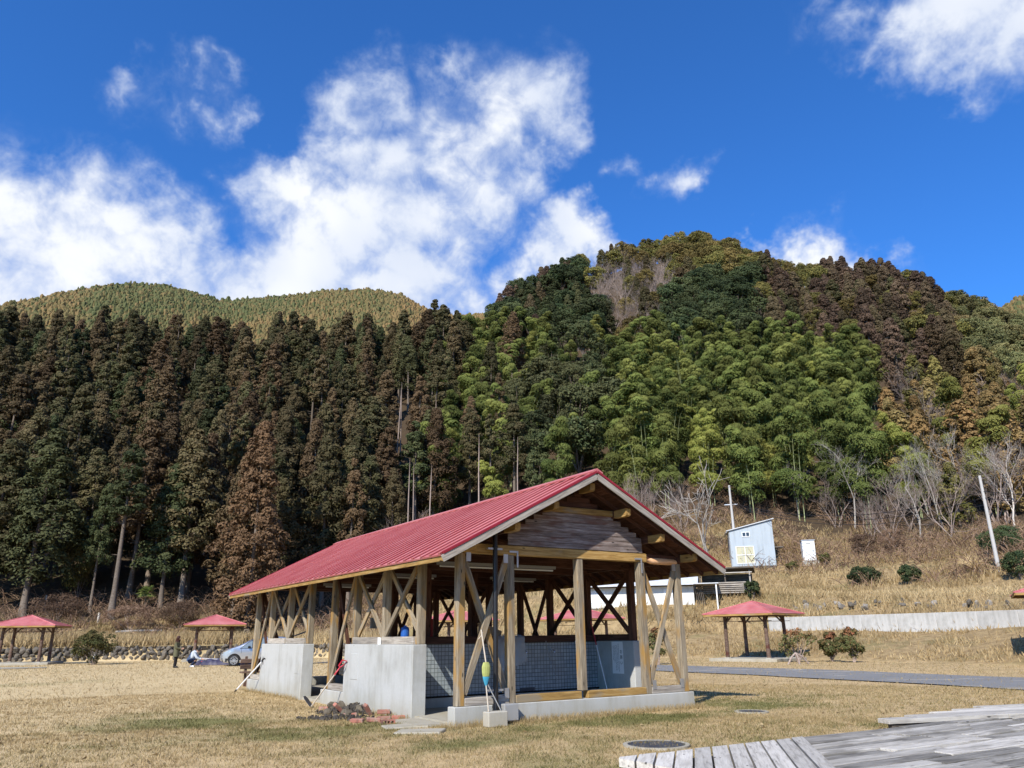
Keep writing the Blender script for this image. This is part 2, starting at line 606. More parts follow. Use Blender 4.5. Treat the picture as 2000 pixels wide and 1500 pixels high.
def glassy(name, col=(.03, .04, .05), alpha=1.0):
    m, nt, b = newmat(name, .08, .6)
    b.inputs['Base Color'].default_value = (*col, 1)
    b.inputs['Alpha'].default_value = alpha
    return m


MAT['glass'] = glassy('dark_glass')
MAT['carglass'] = glassy('car_glass', (.16, .20, .23))
MAT['plastic_film'] = glassy('clear_plastic_film', (.62, .66, .70), .42)
MAT['plastic_film'].node_tree.nodes['Principled BSDF'].inputs['Roughness'].default_value = .25


def foliage(name, a, b_, c_=None, rnd=.5, trans=.0, rough=.75, field=.0, fieldcol=None):
    """leaf colour: mix of a and b_ by clump, shifted towards c_ from tree to tree"""
    m, nt, b = newmat(name, rough, .15)
    at = nd(nt, 'ShaderNodeAttribute', attribute_name='var')
    col = mixc(nt, mapr(nt, at.outputs['Fac'], 0, 1, 0, 1, False), a, b_)
    oi = nd(nt, 'ShaderNodeObjectInfo')
    if c_:
        col = mixc(nt, mth(nt, 'MULTIPLY', mapr(nt, oi.outputs['Random'], .25, 1.0), rnd), col, c_)
    r2 = mth(nt, 'FRACT', mth(nt, 'MULTIPLY', oi.outputs['Random'], 7.31))
    val = mapr(nt, r2, 0, 1, .62, 1.38, False)
    cc = nd(nt, 'ShaderNodeCombineColor')
    for i in range(3):
        nt.links.new(val, cc.inputs[i])
    col = mixc(nt, 1.0, col, cc.outputs[0], 'MULTIPLY')
    setc(nt, b, col)
    if trans > 0:
        tr = nd(nt, 'ShaderNodeBsdfTranslucent')
        nt.links.new(col, tr.inputs[0])
        mx = nd(nt, 'ShaderNodeMixShader', i_0=trans)
        nt.links.new(b.outputs[0], mx.inputs[1]); nt.links.new(tr.outputs[0], mx.inputs[2])
        nt.links.new(mx.outputs[0], nt.nodes['Material Output'].inputs[0])
    return m


MAT['cedar'] = foliage('cedar_foliage', (.060, .064, .026), (.118, .096, .046), (.124, .072, .041), .72, .12)
MAT['cedar_r'] = foliage('rusty_cedar_foliage', (.105, .064, .034), (.155, .090, .043), (.125, .08, .048), .5, .12)
MAT['cypress'] = foliage('cypress_foliage', (.040, .055, .022), (.080, .088, .036), (.09, .082, .036), .6, .12)
MAT['maroon'] = foliage('purple_brown_cedar_foliage', (.088, .060, .042), (.140, .090, .060), (.115, .095, .045), .7, .12)
MAT['bamboo'] = foliage('bamboo_foliage', (.080, .112, .030), (.195, .222, .058), (.235, .23, .062), .5, .25)
MAT['bamboo_y'] = foliage('yellow_bamboo_foliage', (.14, .165, .036), (.27, .275, .066), (.30, .28, .08), .5, .25)
MAT['evergreen'] = foliage('evergreen_foliage', (.032, .050, .022), (.068, .088, .034), (.085, .095, .038), .6, .1)
MAT['olive'] = foliage('olive_foliage', (.105, .105, .030), (.215, .185, .055), (.20, .13, .05), .6, .15)
MAT['pale'] = foliage('pale_green_foliage', (.115, .125, .05), (.20, .195, .08), (.20, .14, .06), .8, .15)
MAT['orange'] = foliage('rusty_young_conifer_foliage', (.16, .11, .046), (.285, .17, .068), (.20, .16, .06), .7, .15)
MAT['redleaf'] = foliage('red_shrub_foliage', (.085, .095, .035), (.22, .09, .045), None, 0, .15)
MAT['shrub'] = foliage('dark_shrub_foliage', (.03, .05, .022), (.08, .095, .035), None, 0, .1)
MAT['bushmix'] = foliage('mixed_bush_foliage', (.075, .085, .028), (.17, .12, .045), None, 0, .12)
MAT['palm'] = foliage('palm_foliage', (.10, .15, .035), (.24, .28, .08), None, 0, .2)
MAT['drygrass'] = foliage('dry_grass_blades', (.28, .19, .085), (.62, .47, .255), None, 0, .15)
MAT['brush'] = foliage('bramble_stems', (.10, .058, .038), (.26, .175, .115), None, 0, 0)
MAT['lawnblade'] = foliage('lawn_blades', (.20, .19, .068), (.59, .44, .232), None, 0, .2)
MAT['farwood'] = foliage('far_forest_foliage', (.078, .085, .032), (.19, .122, .050), None, 0, 0)
MAT['bark'] = wood('cedar_bark', (.06, .045, .035), (.15, .12, .095), (.25, .21, .175))
MAT['barkpale'] = wood('pale_bark', (.24, .21, .18), (.46, .42, .37), (.62, .58, .52))
MAT['barktwig'] = wood('twig_bark', (.15, .11, .09), (.30, .235, .20), (.42, .35, .30))
MAT['culm'] = plain('bamboo_culm', (.28, .31, .15), .5, .4, 0, .4)

# ------------------------------------------------------------------ terrain
rng = np.random.default_rng(7)
random.seed(7)
FOOT = np.array([(-140, 10), (-80, 42), (-45, 57), (-20, 67), (-6, 60), (5, 55), (12.5, 52.5), (19.5, 42), (24.5, 30), (31, 8), (40, -40)], float)


def foot_dist(x, y):
    """signed distance to the foot of the banks, positive on the hill side"""
    P = np.stack([x, y], -1)
    best = np.full(x.shape, 1e9); sgn = np.ones(x.shape)
    for a, b in zip(FOOT[:-1], FOOT[1:]):
        ab = b - a
        t = np.clip(((P - a) @ ab) / (ab @ ab), 0, 1)
        d = np.linalg.norm(P - a - t[..., None] * ab, axis=-1)
        cr = ab[0] * (P[..., 1] - a[1]) - ab[1] * (P[..., 0] - a[0])
        m = d < best
        best = np.where(m, d, best); sgn = np.where(m, np.sign(cr), sgn)
    return best * sgn


def tab(pts):
    q = [azel(*p) for p in pts]
    return np.array([a for a, _ in q]), np.array([e for _, e in q])


SKY_AZ, SKY_EL = tab([(-120, 575), (0, 590), (120, 616), (300, 618), (480, 628), (640, 618), (800, 612), (900, 612), (950, 590), (1000, 553), (1060, 530), (1140, 495), (1210, 480),
                      (1290, 468), (1350, 460), (1420, 468), (1470, 487), (1520, 505), (1600, 517), (1700, 522), (1780, 538), (1850, 566), (1920, 592), (2000, 622), (2120, 655)])
FAR_AZ, FAR_EL = tab([(-150, 600), (0, 590), (50, 578), (130, 562), (200, 549), (250, 545), (330, 550), (380, 562), (430, 578), (500, 575), (560, 570), (640, 560), (720, 556), (780, 566), (830, 596),
                      (870, 607), (940, 606), (1000, 615), (1880, 640), (1940, 596), (2000, 566), (2100, 540)])
L_S = np.array([-500, 0, .1, .5, 8, 11, 16, 22]); L_Z = np.array([0, 0, .1, 1.1, 1.3, 2.2, 3.8, 6.5])
R_S = np.array([-500, 0, 6.8, 7.75, 8.0, 10, 13.2, 19, 23, 38]); R_Z = np.array([0, 0, 1.6, 1.65, 2.4, 2.9, 4.7, 5.5, 7.4, 14.5]); Q_Z = np.array([0, 0, 1.6, 1.65, 2.4, 2.6, 3.7, 4.5, 5.7, 10.3])


def smooth(t):
    t = np.clip(t, 0, 1)
    return t * t * (3 - 2 * t)


def vnoise(x, y, s, seed=0):
    """cheap value noise"""
    x = x / s + seed * 17.3; y = y / s + seed * 9.1
    xi = np.floor(x); yi = np.floor(y)
    fx = smooth(x - xi); fy = smooth(y - yi)
    h = lambda a, b: np.modf(np.abs(np.sin(a * 127.1 + b * 311.7 + seed) * 43758.5453))[0]
    return (h(xi, yi) * (1 - fx) + h(xi + 1, yi) * fx) * (1 - fy) + (h(xi, yi + 1) * (1 - fx) + h(xi + 1, yi + 1) * fx) * fy


def crest(th):
    dc = np.interp(th, [-60, -36, -10, -3, 4, 12, 24, 34, 45, 60], [190, 175, 168, 175, 225, 262, 262, 235, 220, 200])
    e = np.interp(th, SKY_AZ, SKY_EL)
    e = np.where(np.abs(th) > 40, e * np.clip(1 - (np.abs(th) - 40) / 90, .2, 1), e)
    tree = np.interp(th, [-36, -5, 4, 16, 22, 30], [17, 16, 10, 9.5, 11, 10])
    return dc, dc * np.tan(np.radians(e)) + CAM_H - tree


def ground_z(x, y, want_s=False):
    x = np.asarray(x, float); y = np.asarray(y, float)
    s = foot_dist(x, y)
    d = np.hypot(x, y); th = np.degrees(np.arctan2(x, y))
    wr = smooth((th + 13) / 9)
    rs = smooth((th - 10) / 18)
    zb = np.interp(s, L_S, L_Z) * (1 - wr) + (np.interp(s, R_S, R_Z) * (1 - rs) + np.interp(s, R_S, Q_Z) * rs) * wr
    sf = 22 * (1 - wr) + 38 * wr; zf = 6.5 * (1 - wr) + (14.5 * (1 - rs) + 10.3 * rs) * wr
    dc, zc = crest(th)
    t = np.clip((s - sf) / (np.maximum(s - sf, 0) + np.maximum(dc - d, 0) + 1e-3), 0, 1)
    g = .85 * t + .15 * smooth(t)
    z = np.where(s < sf, zb, zf + (zc - zf) * g)
    beyond = d > dc
    zv = zc * (1 - .45 * smooth((d - dc) / 180))
    ef = np.interp(th, FAR_AZ, FAR_EL)
    zfar = 700 * np.tan(np.radians(ef)) - 6
    zff = np.where(d > 480, zc * .55 + (zfar - zc * .55) * smooth((d - 480) / 235), -1e9)
    zff = np.where(d > 700, zfar * np.clip(1 - (d - 715) / 900, .1, 1), zff)
    zhill = np.where(beyond, np.maximum(zv, zff), z)
    back = smooth((np.abs(th) - 60) / 50)
    z = np.where(s < 1.0, zb, zhill * (1 - back) + np.minimum(zhill, np.maximum(0, s) * .25) * back)
    z = z + np.where(s > 1, (vnoise(x, y, 6, 1) - .5) * .5 * np.clip((s - 1) / 8, 0, 1), 0)
    z = z + np.where(s < 0, (vnoise(x, y, 5, 2) - .5) * .05 * np.clip(-s / 5, 0, 1) * np.clip((d - 22) / 8, 0, 1), 0)
    return (z, s) if want_s else z


def gz(x, y):
    return float(ground_z(np.array([x]), np.array([y]))[0])


def hit(px, py, dmax=400):
    """where the view ray through a pixel meets the ground"""
    d = ray(px, py)
    t = np.concatenate([np.arange(6, 110, .1), np.arange(110, dmax, .5)])
    P = CAMP + d[None] * (t / np.hypot(d[0], d[1]))[:, None]
    below = P[:, 2] < ground_z(P[:, 0], P[:, 1])
    i = int(np.argmax(below))
    return P[i]


def at_d(px, py, dist):
    """point on a view ray at horizontal distance dist"""
    d = ray(px, py)
    return CAMP + d * (dist / math.hypot(d[0], d[1]))


BO = gnd(887, 1421)            # front left corner of the shelter
BYAW = R(33.45)
D1 = np.array([-math.sin(BYAW), math.cos(BYAW), 0]); D2 = np.array([math.cos(BYAW), math.sin(BYAW), 0])


def uv(x, y):
    return (x - BO[0]) * D1[0] + (y - BO[1]) * D1[1], (x - BO[0]) * D2[0] + (y - BO[1]) * D2[1]


def B(v, u, z=0):
    return BO + D2 * v + D1 * u + np.array([0, 0, z])


def green_field(x, y):
    """where the turf is green rather than straw"""
    u, v = uv(x, y)
    g = np.zeros(np.shape(x))
    for (cu, cv, ru, rv, w) in ((-1.1, 3.8, .7, 3.0, .72), (1.2, -2.2, 2.2, 2.0, .34), (-.2, 7.4, 1.8, 1.6, .6), (-2.0, -.5, .8, 1.6, .55), (-.9, 6.8, .6, 1.4, .6), (3.5, -3.8, 2.5, 1.8, .4), (12, 8.2, 6, 1.6, .5)):
        g = np.maximum(g, w * np.exp(-((u - cu) / ru) ** 2 - ((v - cv) / rv) ** 2))
    n = vnoise(x, y, .9, 3) * .5 + vnoise(x, y, .33, 4) * .3 + vnoise(x, y, 3.1, 5) * .4
    g = np.clip(g * 1.15 + (n - .62) * .8, 0, 1)
    hol = vnoise(x, y, 7.0, 8)
    near = np.clip((24 - np.hypot(x, y)) / 8, 0, 1)
    g = np.clip(g + near * (.04 + .22 * smooth((vnoise(x, y, 1.6, 12) * .6 + vnoise(x, y, .5, 13) * .4 - .35) / .4)), 0, 1)
    return np.clip(g + .30 * smooth((hol - .62) / .2) * vnoise(x, y, 1.3, 6), 0, 1)


# one ground sheet out to the horizon, polar grid about the viewpoint
az = np.concatenate([np.arange(-180, -46, 3.0), np.arange(-46, 46, .35), np.arange(46, 180, 3.0)])
rr = np.concatenate([[.01, 2, 4, 6], np.arange(7, 30, .3), np.arange(30, 110, .6), np.arange(110, 300, 3.0), [310, 330, 360, 400, 450, 500, 540, 580, 620, 650, 670, 690, 705, 720, 760, 850, 1000, 1400, 2200, 3500]])
A_, R_ = np.meshgrid(np.radians(az), rr, indexing='ij')
gx = (R_ * np.sin(A_)); gy = (R_ * np.cos(A_))
gzv, gs = ground_z(gx, gy, True)
na, nr = gx.shape
i = np.arange(na)[:, None]; j = np.arange(nr - 1)[None]; i2 = (i + 1) % na
gf = np.stack([i * nr + j, i2 * nr + j, i2 * nr + j + 1, i * nr + j + 1], -1).reshape(-1, 4)[:, ::-1]
gmb = MB().add(np.stack([gx, gy, gzv], -1).reshape(-1, 3), gf)
gmesh = gmb.mesh('ground', True)
thg = np.degrees(np.arctan2(gx, gy)); wrg = smooth((thg + 13) / 9)
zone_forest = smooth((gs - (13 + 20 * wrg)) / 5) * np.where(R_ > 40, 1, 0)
zone_bank = smooth((gs + .3) / 1.0)
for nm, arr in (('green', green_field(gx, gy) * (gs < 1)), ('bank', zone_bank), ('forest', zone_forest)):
    a_ = gmesh.attributes.new(nm, 'FLOAT', 'POINT'); a_.data.foreach_set('value', arr.ravel().astype(np.float32))


def groundmat():
    m, nt, b = newmat('turf_and_soil', .95, .1)
    P = coords(nt, 'World')
    at = lambda n: nd(nt, 'ShaderNodeAttribute', attribute_name=n).outputs['Fac']
    n0 = noise(nt, P, .35, 5, .6); n1_ = noise(nt, P, 2.2, 5, .6); n2_ = noise(nt, P, 16, 4, .7); n3_ = noise(nt, P, 60, 2, .6)
    vs = coords(nt, 'World', (.12, .5, 1)); nl = noise(nt, vs, 1.0, 5, .55)
    straw = mixc(nt, mapr(nt, n1_, .35, .68), (.46, .33, .17), (.60, .44, .236))
    straw = mixc(nt, mth(nt, 'MULTIPLY', mapr(nt, nl, .46, .68), .55), straw, (.33, .235, .12))
    straw = mixc(nt, mth(nt, 'MULTIPLY', mapr(nt, n2_, .5, .72), .55), straw, (.22, .155, .085))
    sp_ = nd(nt, 'ShaderNodeSeparateXYZ'); nt.links.new(P, sp_.inputs[0])
    bleach = mapr(nt, mth(nt, 'ADD', sp_.outputs[0], mth(nt, 'MULTIPLY', n0, 8.0)), -10.0, 6.0, 1.0, 0.0)
    straw = mixc(nt, mth(nt, 'MULTIPLY', bleach, mapr(nt, n1_, .30, .62, .35, .9)), straw, (.64, .50, .282))
    green = mixc(nt, mapr(nt, n2_, .35, .65), (.145, .145, .05), (.29, .255, .105))
    lawn = mixc(nt, mapr(nt, mth(nt, 'ADD', at('green'), mth(nt, 'MULTIPLY', mth(nt, 'SUBTRACT', n1_, .5), .5)), .22, .75), straw, green)
    bank = mixc(nt, mapr(nt, n1_, .35, .65), (.26, .185, .095), (.40, .29, .15))
    bank = mixc(nt, mth(nt, 'MULTIPLY', mapr(nt, n0, .48, .68), .6), bank, (.175, .165, .065))
    bank = mixc(nt, mth(nt, 'MULTIPLY', mapr(nt, n2_, .45, .7), .6), bank, (.13, .09, .05))
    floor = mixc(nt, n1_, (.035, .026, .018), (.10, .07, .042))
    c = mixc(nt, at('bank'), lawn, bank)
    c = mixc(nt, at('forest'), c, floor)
    setc(nt, b, c)
    bump(nt, b, mth(nt, 'ADD', mth(nt, 'MULTIPLY', n2_, 1.0), mth(nt, 'MULTIPLY', n3_, .6)), .9, .035)
    return m


MAT['ground'] = groundmat()
tag(mk('ground', gmesh, MAT['ground']), kind='structure')

# ------------------------------------------------------------------ park road and path
def asphalt():
    m, nt, b = newmat('worn_asphalt', .85, .25)
    P = coords(nt, 'World')
    n1_ = noise(nt, P, .8, 5, .6); n2_ = noise(nt, P, 30, 3, .6)
    c = mixc(nt, n1_, (.17, .168, .165), (.24, .236, .228))
    c = mixc(nt, mth(nt, 'MULTIPLY', mapr(nt, n2_, .4, .7), .3), c, (.15, .15, .16))
    vs = coords(nt, 'World', (.5, 1.2, 1)); nl = noise(nt, vs, 1.0, 4, .5)
    c = mixc(nt, mth(nt, 'MULTIPLY', mapr(nt, nl, .60, .66), .75), c, (.42, .38, .31))
    setc(nt, b, c); bump(nt, b, n2_, .4, .008)
    return m


MAT['asphalt'] = asphalt()


def strip(name, near, far, zoff, mat, n=60):
    """flat ribbon between two polylines"""
    near = np.array(near, float); far = np.array(far, float)

    def res(p):
        L = np.concatenate([[0], np.cumsum(np.linalg.norm(np.diff(p, axis=0), axis=1))])
        t = np.linspace(0, L[-1], n)
        return np.stack([np.interp(t, L, p[:, 0]), np.interp(t, L, p[:, 1])], -1)
    a, b = res(near), res(far)
    rows = [a + (b - a) * k for k in (0, .33, .67, 1)]
    v = np.concatenate([np.c_[r_, ground_z(r_[:, 0], r_[:, 1]) + zoff] for r_ in rows])
    i = np.arange(n - 1)
    f = np.concatenate([np.stack([k * n + i, k * n + i + 1, (k + 1) * n + i + 1, (k + 1) * n + i], -1) for k in range(3)])
    return MB().add(v, f).build(name, mat)


g2 = lambda *p: tuple(gnd(*p)[:2])
rn = [(17.5, 2), (15.2, 14), g2(2000, 1349), g2(1820, 1338), g2(1640, 1328), g2(1480, 1319), g2(1340, 1313.5), g2(1200, 1307), (1.0, 44), (-6, 48), (-13, 52)]
rf = [(22.5, 2), (19.5, 14), g2(2000, 1325), g2(1820, 1317), g2(1640, 1310.5), g2(1480, 1305.5), g2(1340, 1302), (4.5, 43.5), (2.0, 46.5), (-5, 50.5), (-12, 54.5)]
tag(strip('park_road', rn, rf, .03, MAT['asphalt'], 90), kind='structure')
pn = [g2(-260, 1312), g2(-100, 1309.5), g2(20, 1307.5), g2(90, 1305)]
pf = [g2(-260, 1307.5), g2(-100, 1306), g2(20, 1304.5), g2(90, 1303.5)]
tag(strip('footpath', pn, pf, .03, MAT['slab'], 30), kind='structure')

# ------------------------------------------------------------------ turf
DK_ORG = gnd(1545, 1444, .12)[:2]
DK_A = R(31)
DK_X, DK_Y = np.array([math.cos(DK_A), math.sin(DK_A)]), np.array([-math.sin(DK_A), math.cos(DK_A)])
LG_ORG = gnd(1742, 1409, .16)[:2]
LG_A = R(16)
LG_X, LG_Y = np.array([math.cos(LG_A), math.sin(LG_A)]), np.array([-math.sin(LG_A), math.cos(LG_A)])


def in_deck(x, y):
    a = (x - DK_ORG[0]) * DK_X[0] + (y - DK_ORG[1]) * DK_X[1]; b = (x - DK_ORG[0]) * DK_Y[0] + (y - DK_ORG[1]) * DK_Y[1]
    c = (x - LG_ORG[0]) * LG_X[0] + (y - LG_ORG[1]) * LG_X[1]; d = (x - LG_ORG[0]) * LG_Y[0] + (y - LG_ORG[1]) * LG_Y[1]
    step_ = (x > 1.2) & (x < 3.7) & (y < 9.35 + (x - 1.16) * .63) & (y > 9.3 - (x - 1.16) * .62)
    return ((b < .03) & (a > .95 * b - .05)) | ((c > .0) & (d > -.05) & (d < .25 + .36 * c) & (d < 1.4)) | step_


def blades(n, d0, d1, a0, a1, hmin, hmax, w, seed):
    g = np.random.default_rng(seed)
    d = np.sqrt(g.uniform(d0 ** 2, d1 ** 2, n)); th = np.radians(g.uniform(a0, a1, n))
    x = d * np.sin(th); y = d * np.cos(th)
    return x, y, g


def lay_blades(mb, x, y, z, h, w, lean, g, var):
    n = len(x)
    a = g.uniform(0, 2 * math.pi, n)
    b0 = np.stack([x - np.cos(a) * w, y - np.sin(a) * w, z - .01], -1)
    b1 = np.stack([x + np.cos(a) * w, y + np.sin(a) * w, z - .01], -1)
    la = g.uniform(0, 2 * math.pi, n); ll = h * lean * g.uniform(.2, 1, n)
    t = np.stack([x + np.cos(la) * ll, y + np.sin(la) * ll, z + h], -1)
    v = np.stack([b0, b1, t], 1).reshape(-1, 3)
    f = np.arange(3 * n).reshape(-1, 3)
    mb.add(v, f, var=np.repeat(var, 3))


tb = MB()
for n, d0, d1, hs in ((150000, 8.6, 16.5, (.012, .05)), (130000, 15, 26, (.015, .055)), (90000, 24, 66, (.02, .08))):
    x, y, g = blades(n, d0, d1, -38, 38, 0, 0, 0, n)
    u, v = uv(x, y)
    ok = ~((u > -.05) & (u < 13.4) & (v > -.1) & (v < 6.0)) & ~in_deck(x, y) & (foot_dist(x, y) < 0)
    clump = vnoise(x, y, .22, 11)
    ok &= g.uniform(0, 1, n) < .35 + .8 * clump
    x, y, clump = x[ok], y[ok], clump[ok]
    gr = green_field(x, y)
    var = np.clip(1 - gr * 1.5 + .25 * smooth((-4 - x) / 10) - .22 * smooth((x + 1) / 8) + g.normal(0, .22, len(x)), 0, 1)
    h = g.uniform(hs[0], hs[1], len(x)) * (.6 + .9 * clump)
    lay_blades(tb, x, y, ground_z(x, y), h, .004 + .00028 * np.hypot(x, y), 1.3, g, var)
# longer straw along the plinth and walls
g = np.random.default_rng(3)
n = 5200
t = g.uniform(0, 1, n)
u = np.where(t < .62, -.02 - np.abs(g.normal(0, .10, n)), g.uniform(1.5, 13.3, n)); v = np.where(t < .62, g.uniform(-.3, 6.1, n), -.1 - np.abs(g.normal(0, .07, n)))
keep = ~((u > 5.1) & (u < 8) & (v < 0)) & ~((u > .3) & (u < 1.5))
u, v = u[keep], v[keep]
x = BO[0] + D1[0] * u + D2[0] * v; y = BO[1] + D1[1] * u + D2[1] * v
lay_blades(tb, x, y, np.zeros(len(x)), g.uniform(.03, .15, len(x)), .006, .8, g, np.clip(g.normal(.85, .15, len(x)), 0, 1))
tag(tb.build('turf_grass', MAT['lawnblade']), 'short dry straw coloured lawn grass with green patches', 'grass', kind='stuff')

# fallen leaves and bits of straw on the turf
lf = MB(); g = np.random.default_rng(41)
n = 700
d = np.sqrt(g.uniform(9 ** 2, 30 ** 2, n)); th = np.radians(g.uniform(-36, 36, n))
x = d * np.sin(th); y = d * np.cos(th); u, v = uv(x, y)
ok = ~((u > -.1) & (u < 13.4) & (v > -.2) & (v < 6.1)) & ~in_deck(x, y)
x, y = x[ok], y[ok]
lay_blades(lf, x, y, np.full(len(x), .03), g.uniform(.01, .03, len(x)), g.uniform(.02, .05, len(x)), 3.0, g, g.uniform(0, 1, len(x)))
tag(lf.build('fallen_leaves', MAT['drygrass']), 'scattered dry leaves lying on the lawn', 'leaves', kind='stuff')

# long dry grass on the banks and terraces
db = MB()
g = np.random.default_rng(5)
n = 360000
d = np.sqrt(g.uniform(40 ** 2, 112 ** 2, n)); th = np.radians(g.uniform(-39, 39, n))
x = d * np.sin(th); y = d * np.cos(th)
z, s = ground_z(x, y, True)
thd = np.degrees(th); wr = smooth((thd + 13) / 9)
lim = 14 * (1 - wr) + 40 * wr
cl = vnoise(x, y, 2.4, 21) * .6 + vnoise(x, y, .8, 22) * .4
ok = (s > .3) & (s < lim) & (g.uniform(0, 1, n) < smooth((cl - .22) / .42))
# the terrace strips stay short
short = np.where(wr > .5, (s < 7) | ((s > 13.5) & (s < 18)), s < 0)
x, y, z, s, cl, short, wr = (q[ok] for q in (x, y, z, s, cl, short, wr))
pampas = (wr < .5) & (s > .4) & (s < 7.5)
h = np.where(short, g.uniform(.08, .32, len(x)), g.uniform(.15, .80, len(x)) ** 1.2 * (.4 + cl))
h = np.where(pampas, g.uniform(.5, 1.25, len(x)), h)
bright = np.where(pampas, .80, np.where(short & (s > 10), .85, .45)) + (vnoise(x, y, 4, 23) - .5) * .8
lay_blades(db, x, y, z, h, .018 + .0003 * np.hypot(x, y), .9, g, np.clip(bright + g.normal(0, .2, len(x)), 0, 1))
tag(db.build('dry_bank_grass', MAT['drygrass']), 'long dry straw grass covering the banks and terraces', 'grass', kind='stuff')

# dead bramble and brushwood on the slopes below the trees
bb = MB()
g = np.random.default_rng(9)
n = 60000
thb = np.radians(g.uniform(-37, 37, n)); d = g.uniform(56, 112, n)
x = d * np.sin(thb); y = d * np.cos(thb)
z, s = ground_z(x, y, True)
wr = smooth((np.degrees(thb) + 13) / 9)
ok = np.where(wr < .5, (s > 7) & (s < 20), (s > 20) & (s < 46)) & (vnoise(x, y, 5, 31) > .38)
for x0, y0, z0 in zip(x[ok][:9000], y[ok][:9000], z[ok][:9000]):
    a = g.uniform(0, 6.28); L = g.uniform(.7, 2.4)
    tt = np.linspace(0, 1, 4)
    P = np.stack([x0 + math.cos(a) * L * tt, y0 + math.sin(a) * L * tt, z0 + g.uniform(.3, 1.5) * np.sin(tt * g.uniform(1.2, 2.9))], -1)
    bb.tube(P, np.linspace(.032, .010, 4), 3, cap=False, var=g.uniform(0, 1))
tag(bb.build('brushwood', MAT['brush']), 'tangled dead brown brushwood on the slopes below the trees', 'brush', kind='stuff')

# ------------------------------------------------------------------ trees
def unit(v):
    return v / (np.linalg.norm(v, axis=-1, keepdims=True) + 1e-9)


def leaf_clumps(mb, cen, rad, n, L, W, g, squash=(1, 1, .8), droop=.4, up=.25, clumpvar=None, shell=.55, out=None):
    """small leaf faces over the surface of many clumps; each clump has its own hue value"""
    K = len(cen)
    rad = np.broadcast_to(np.asarray(rad, float), (K,))
    d = g.normal(0, 1, (K, n, 3))
    d[..., 2] += up
    if out is not None:
        d += out[:, None] * .7
    d = unit(d)
    p = cen[:, None] + d * (rad[:, None, None] * (shell + (1 - shell) * g.uniform(0, 1, (K, n, 1)) ** .6)) * np.array(squash)
    ax = unit(np.cross(d, g.normal(0, 1, (K, n, 3))) + .35 * d + np.array([0, 0, -droop]))
    nn = unit(d + .45 * g.normal(0, 1, (K, n, 3)))
    wd = unit(np.cross(ax, nn))
    l = L * g.uniform(.6, 1.25, (K, n, 1)); w = W * g.uniform(.7, 1.2, (K, n, 1))
    v = np.stack([p - ax * l * .5, p + wd * w * .5 + ax * l * .08, p + ax * l * .5, p - wd * w * .5 + ax * l * .08], 2).reshape(-1, 3)
    f = np.arange(len(v)).reshape(-1, 4)
    cv = g.uniform(0, 1, K) if clumpvar is None else clumpvar
    var = np.clip(cv[:, None] + g.normal(0, .16, (K, n)), 0, 1)
    mb.add(v, f, var=np.repeat(var.ravel(), 4))


def wobble_trunk(mb, H, r0, g, lean=.02, n=7, top=.12):
    k = 7
    t = np.linspace(0, 1, k)
    P = np.stack([np.cumsum(g.normal(0, lean * H / k, k)), np.cumsum(g.normal(0, lean * H / k, k)), t * H], -1)
    P[0] = (0, 0, -.6); P[:, :2] -= P[0, :2]
    mb.tube(P, r0 * (1 - t * (1 - top)) * (1 + .35 * (t == 0)), n)
    return P


PROTO = {}


def proto(kind, trunk, crown, H):
    PROTO.setdefault(kind, []).append((trunk.mesh(kind + '_trunk', True), crown.mesh(kind + '_crown') if crown is not None else None, H))


def make_cedar(seed, H=17, base=.30, Rm=2.5, K=105, kind='cedar', n=84, r0=.26):
    """conifer whose foliage hangs in rounded tufts at the branch ends"""
    g = np.random.default_rng(seed)
    tr, cr = MB(), MB()
    P = wobble_trunk(tr, H * .98, r0, g, .008)
    t = np.sort(g.uniform(0, 1, K)) ** .95
    a = np.arange(K) * 2.39996 + g.normal(0, .5, K)
    prof = Rm * ((1 - t ** 1.7) ** .9) * (.62 + .38 * np.minimum(1, (t + .03) / .15)) + .10
    lob = 1 + .20 * np.sin(a * 2 + seed) + .20 * np.sin(t * 13 + seed) + .22 * np.cos(a - seed)
    rad = prof * lob * g.uniform(.55, 1.0, K)
    zz = H * (base + (1 - base) * t)
    cx = np.interp(zz, P[:, 2], P[:, 0]); cy = np.interp(zz, P[:, 2], P[:, 1])
    cen = np.stack([cx + np.cos(a) * rad, cy + np.sin(a) * rad, zz - rad * .10], -1)
    cr_r = (.42 + .42 * (1 - t)) * g.uniform(.7, 1.3, K) * Rm / 2.5 + .14
    out = np.stack([np.cos(a), np.sin(a), np.full(K, .55)], -1)
    leaf_clumps(cr, cen, cr_r, n, .36, .17, g, (1, 1, .82), .25, .55, np.clip(g.normal(.5, .28, K), 0, 1), .80, out)
    leaf_clumps(cr, cen - out * .15, cr_r * .75, 16, .50, .30, g, (1, 1, .8), .25, .2, np.clip(g.normal(.3, .2, K), 0, 1), .5, out)
    for k_ in range(12):       # limbs carrying the tufts, and dead snags below
        z0 = H * g.uniform(base * .55, .8); b_ = g.uniform(0, 6.28); l_ = g.uniform(.7, 1.8) * (1.2 - z0 / H)
        x0, y0 = np.interp(z0, P[:, 2], P[:, 0]), np.interp(z0, P[:, 2], P[:, 1])
        tr.tube([(x0, y0, z0), (x0 + math.cos(b_) * l_, y0 + math.sin(b_) * l_, z0 + l_ * .15)], [.045, .012], 3, cap=False)
    proto(kind, tr, cr, H)


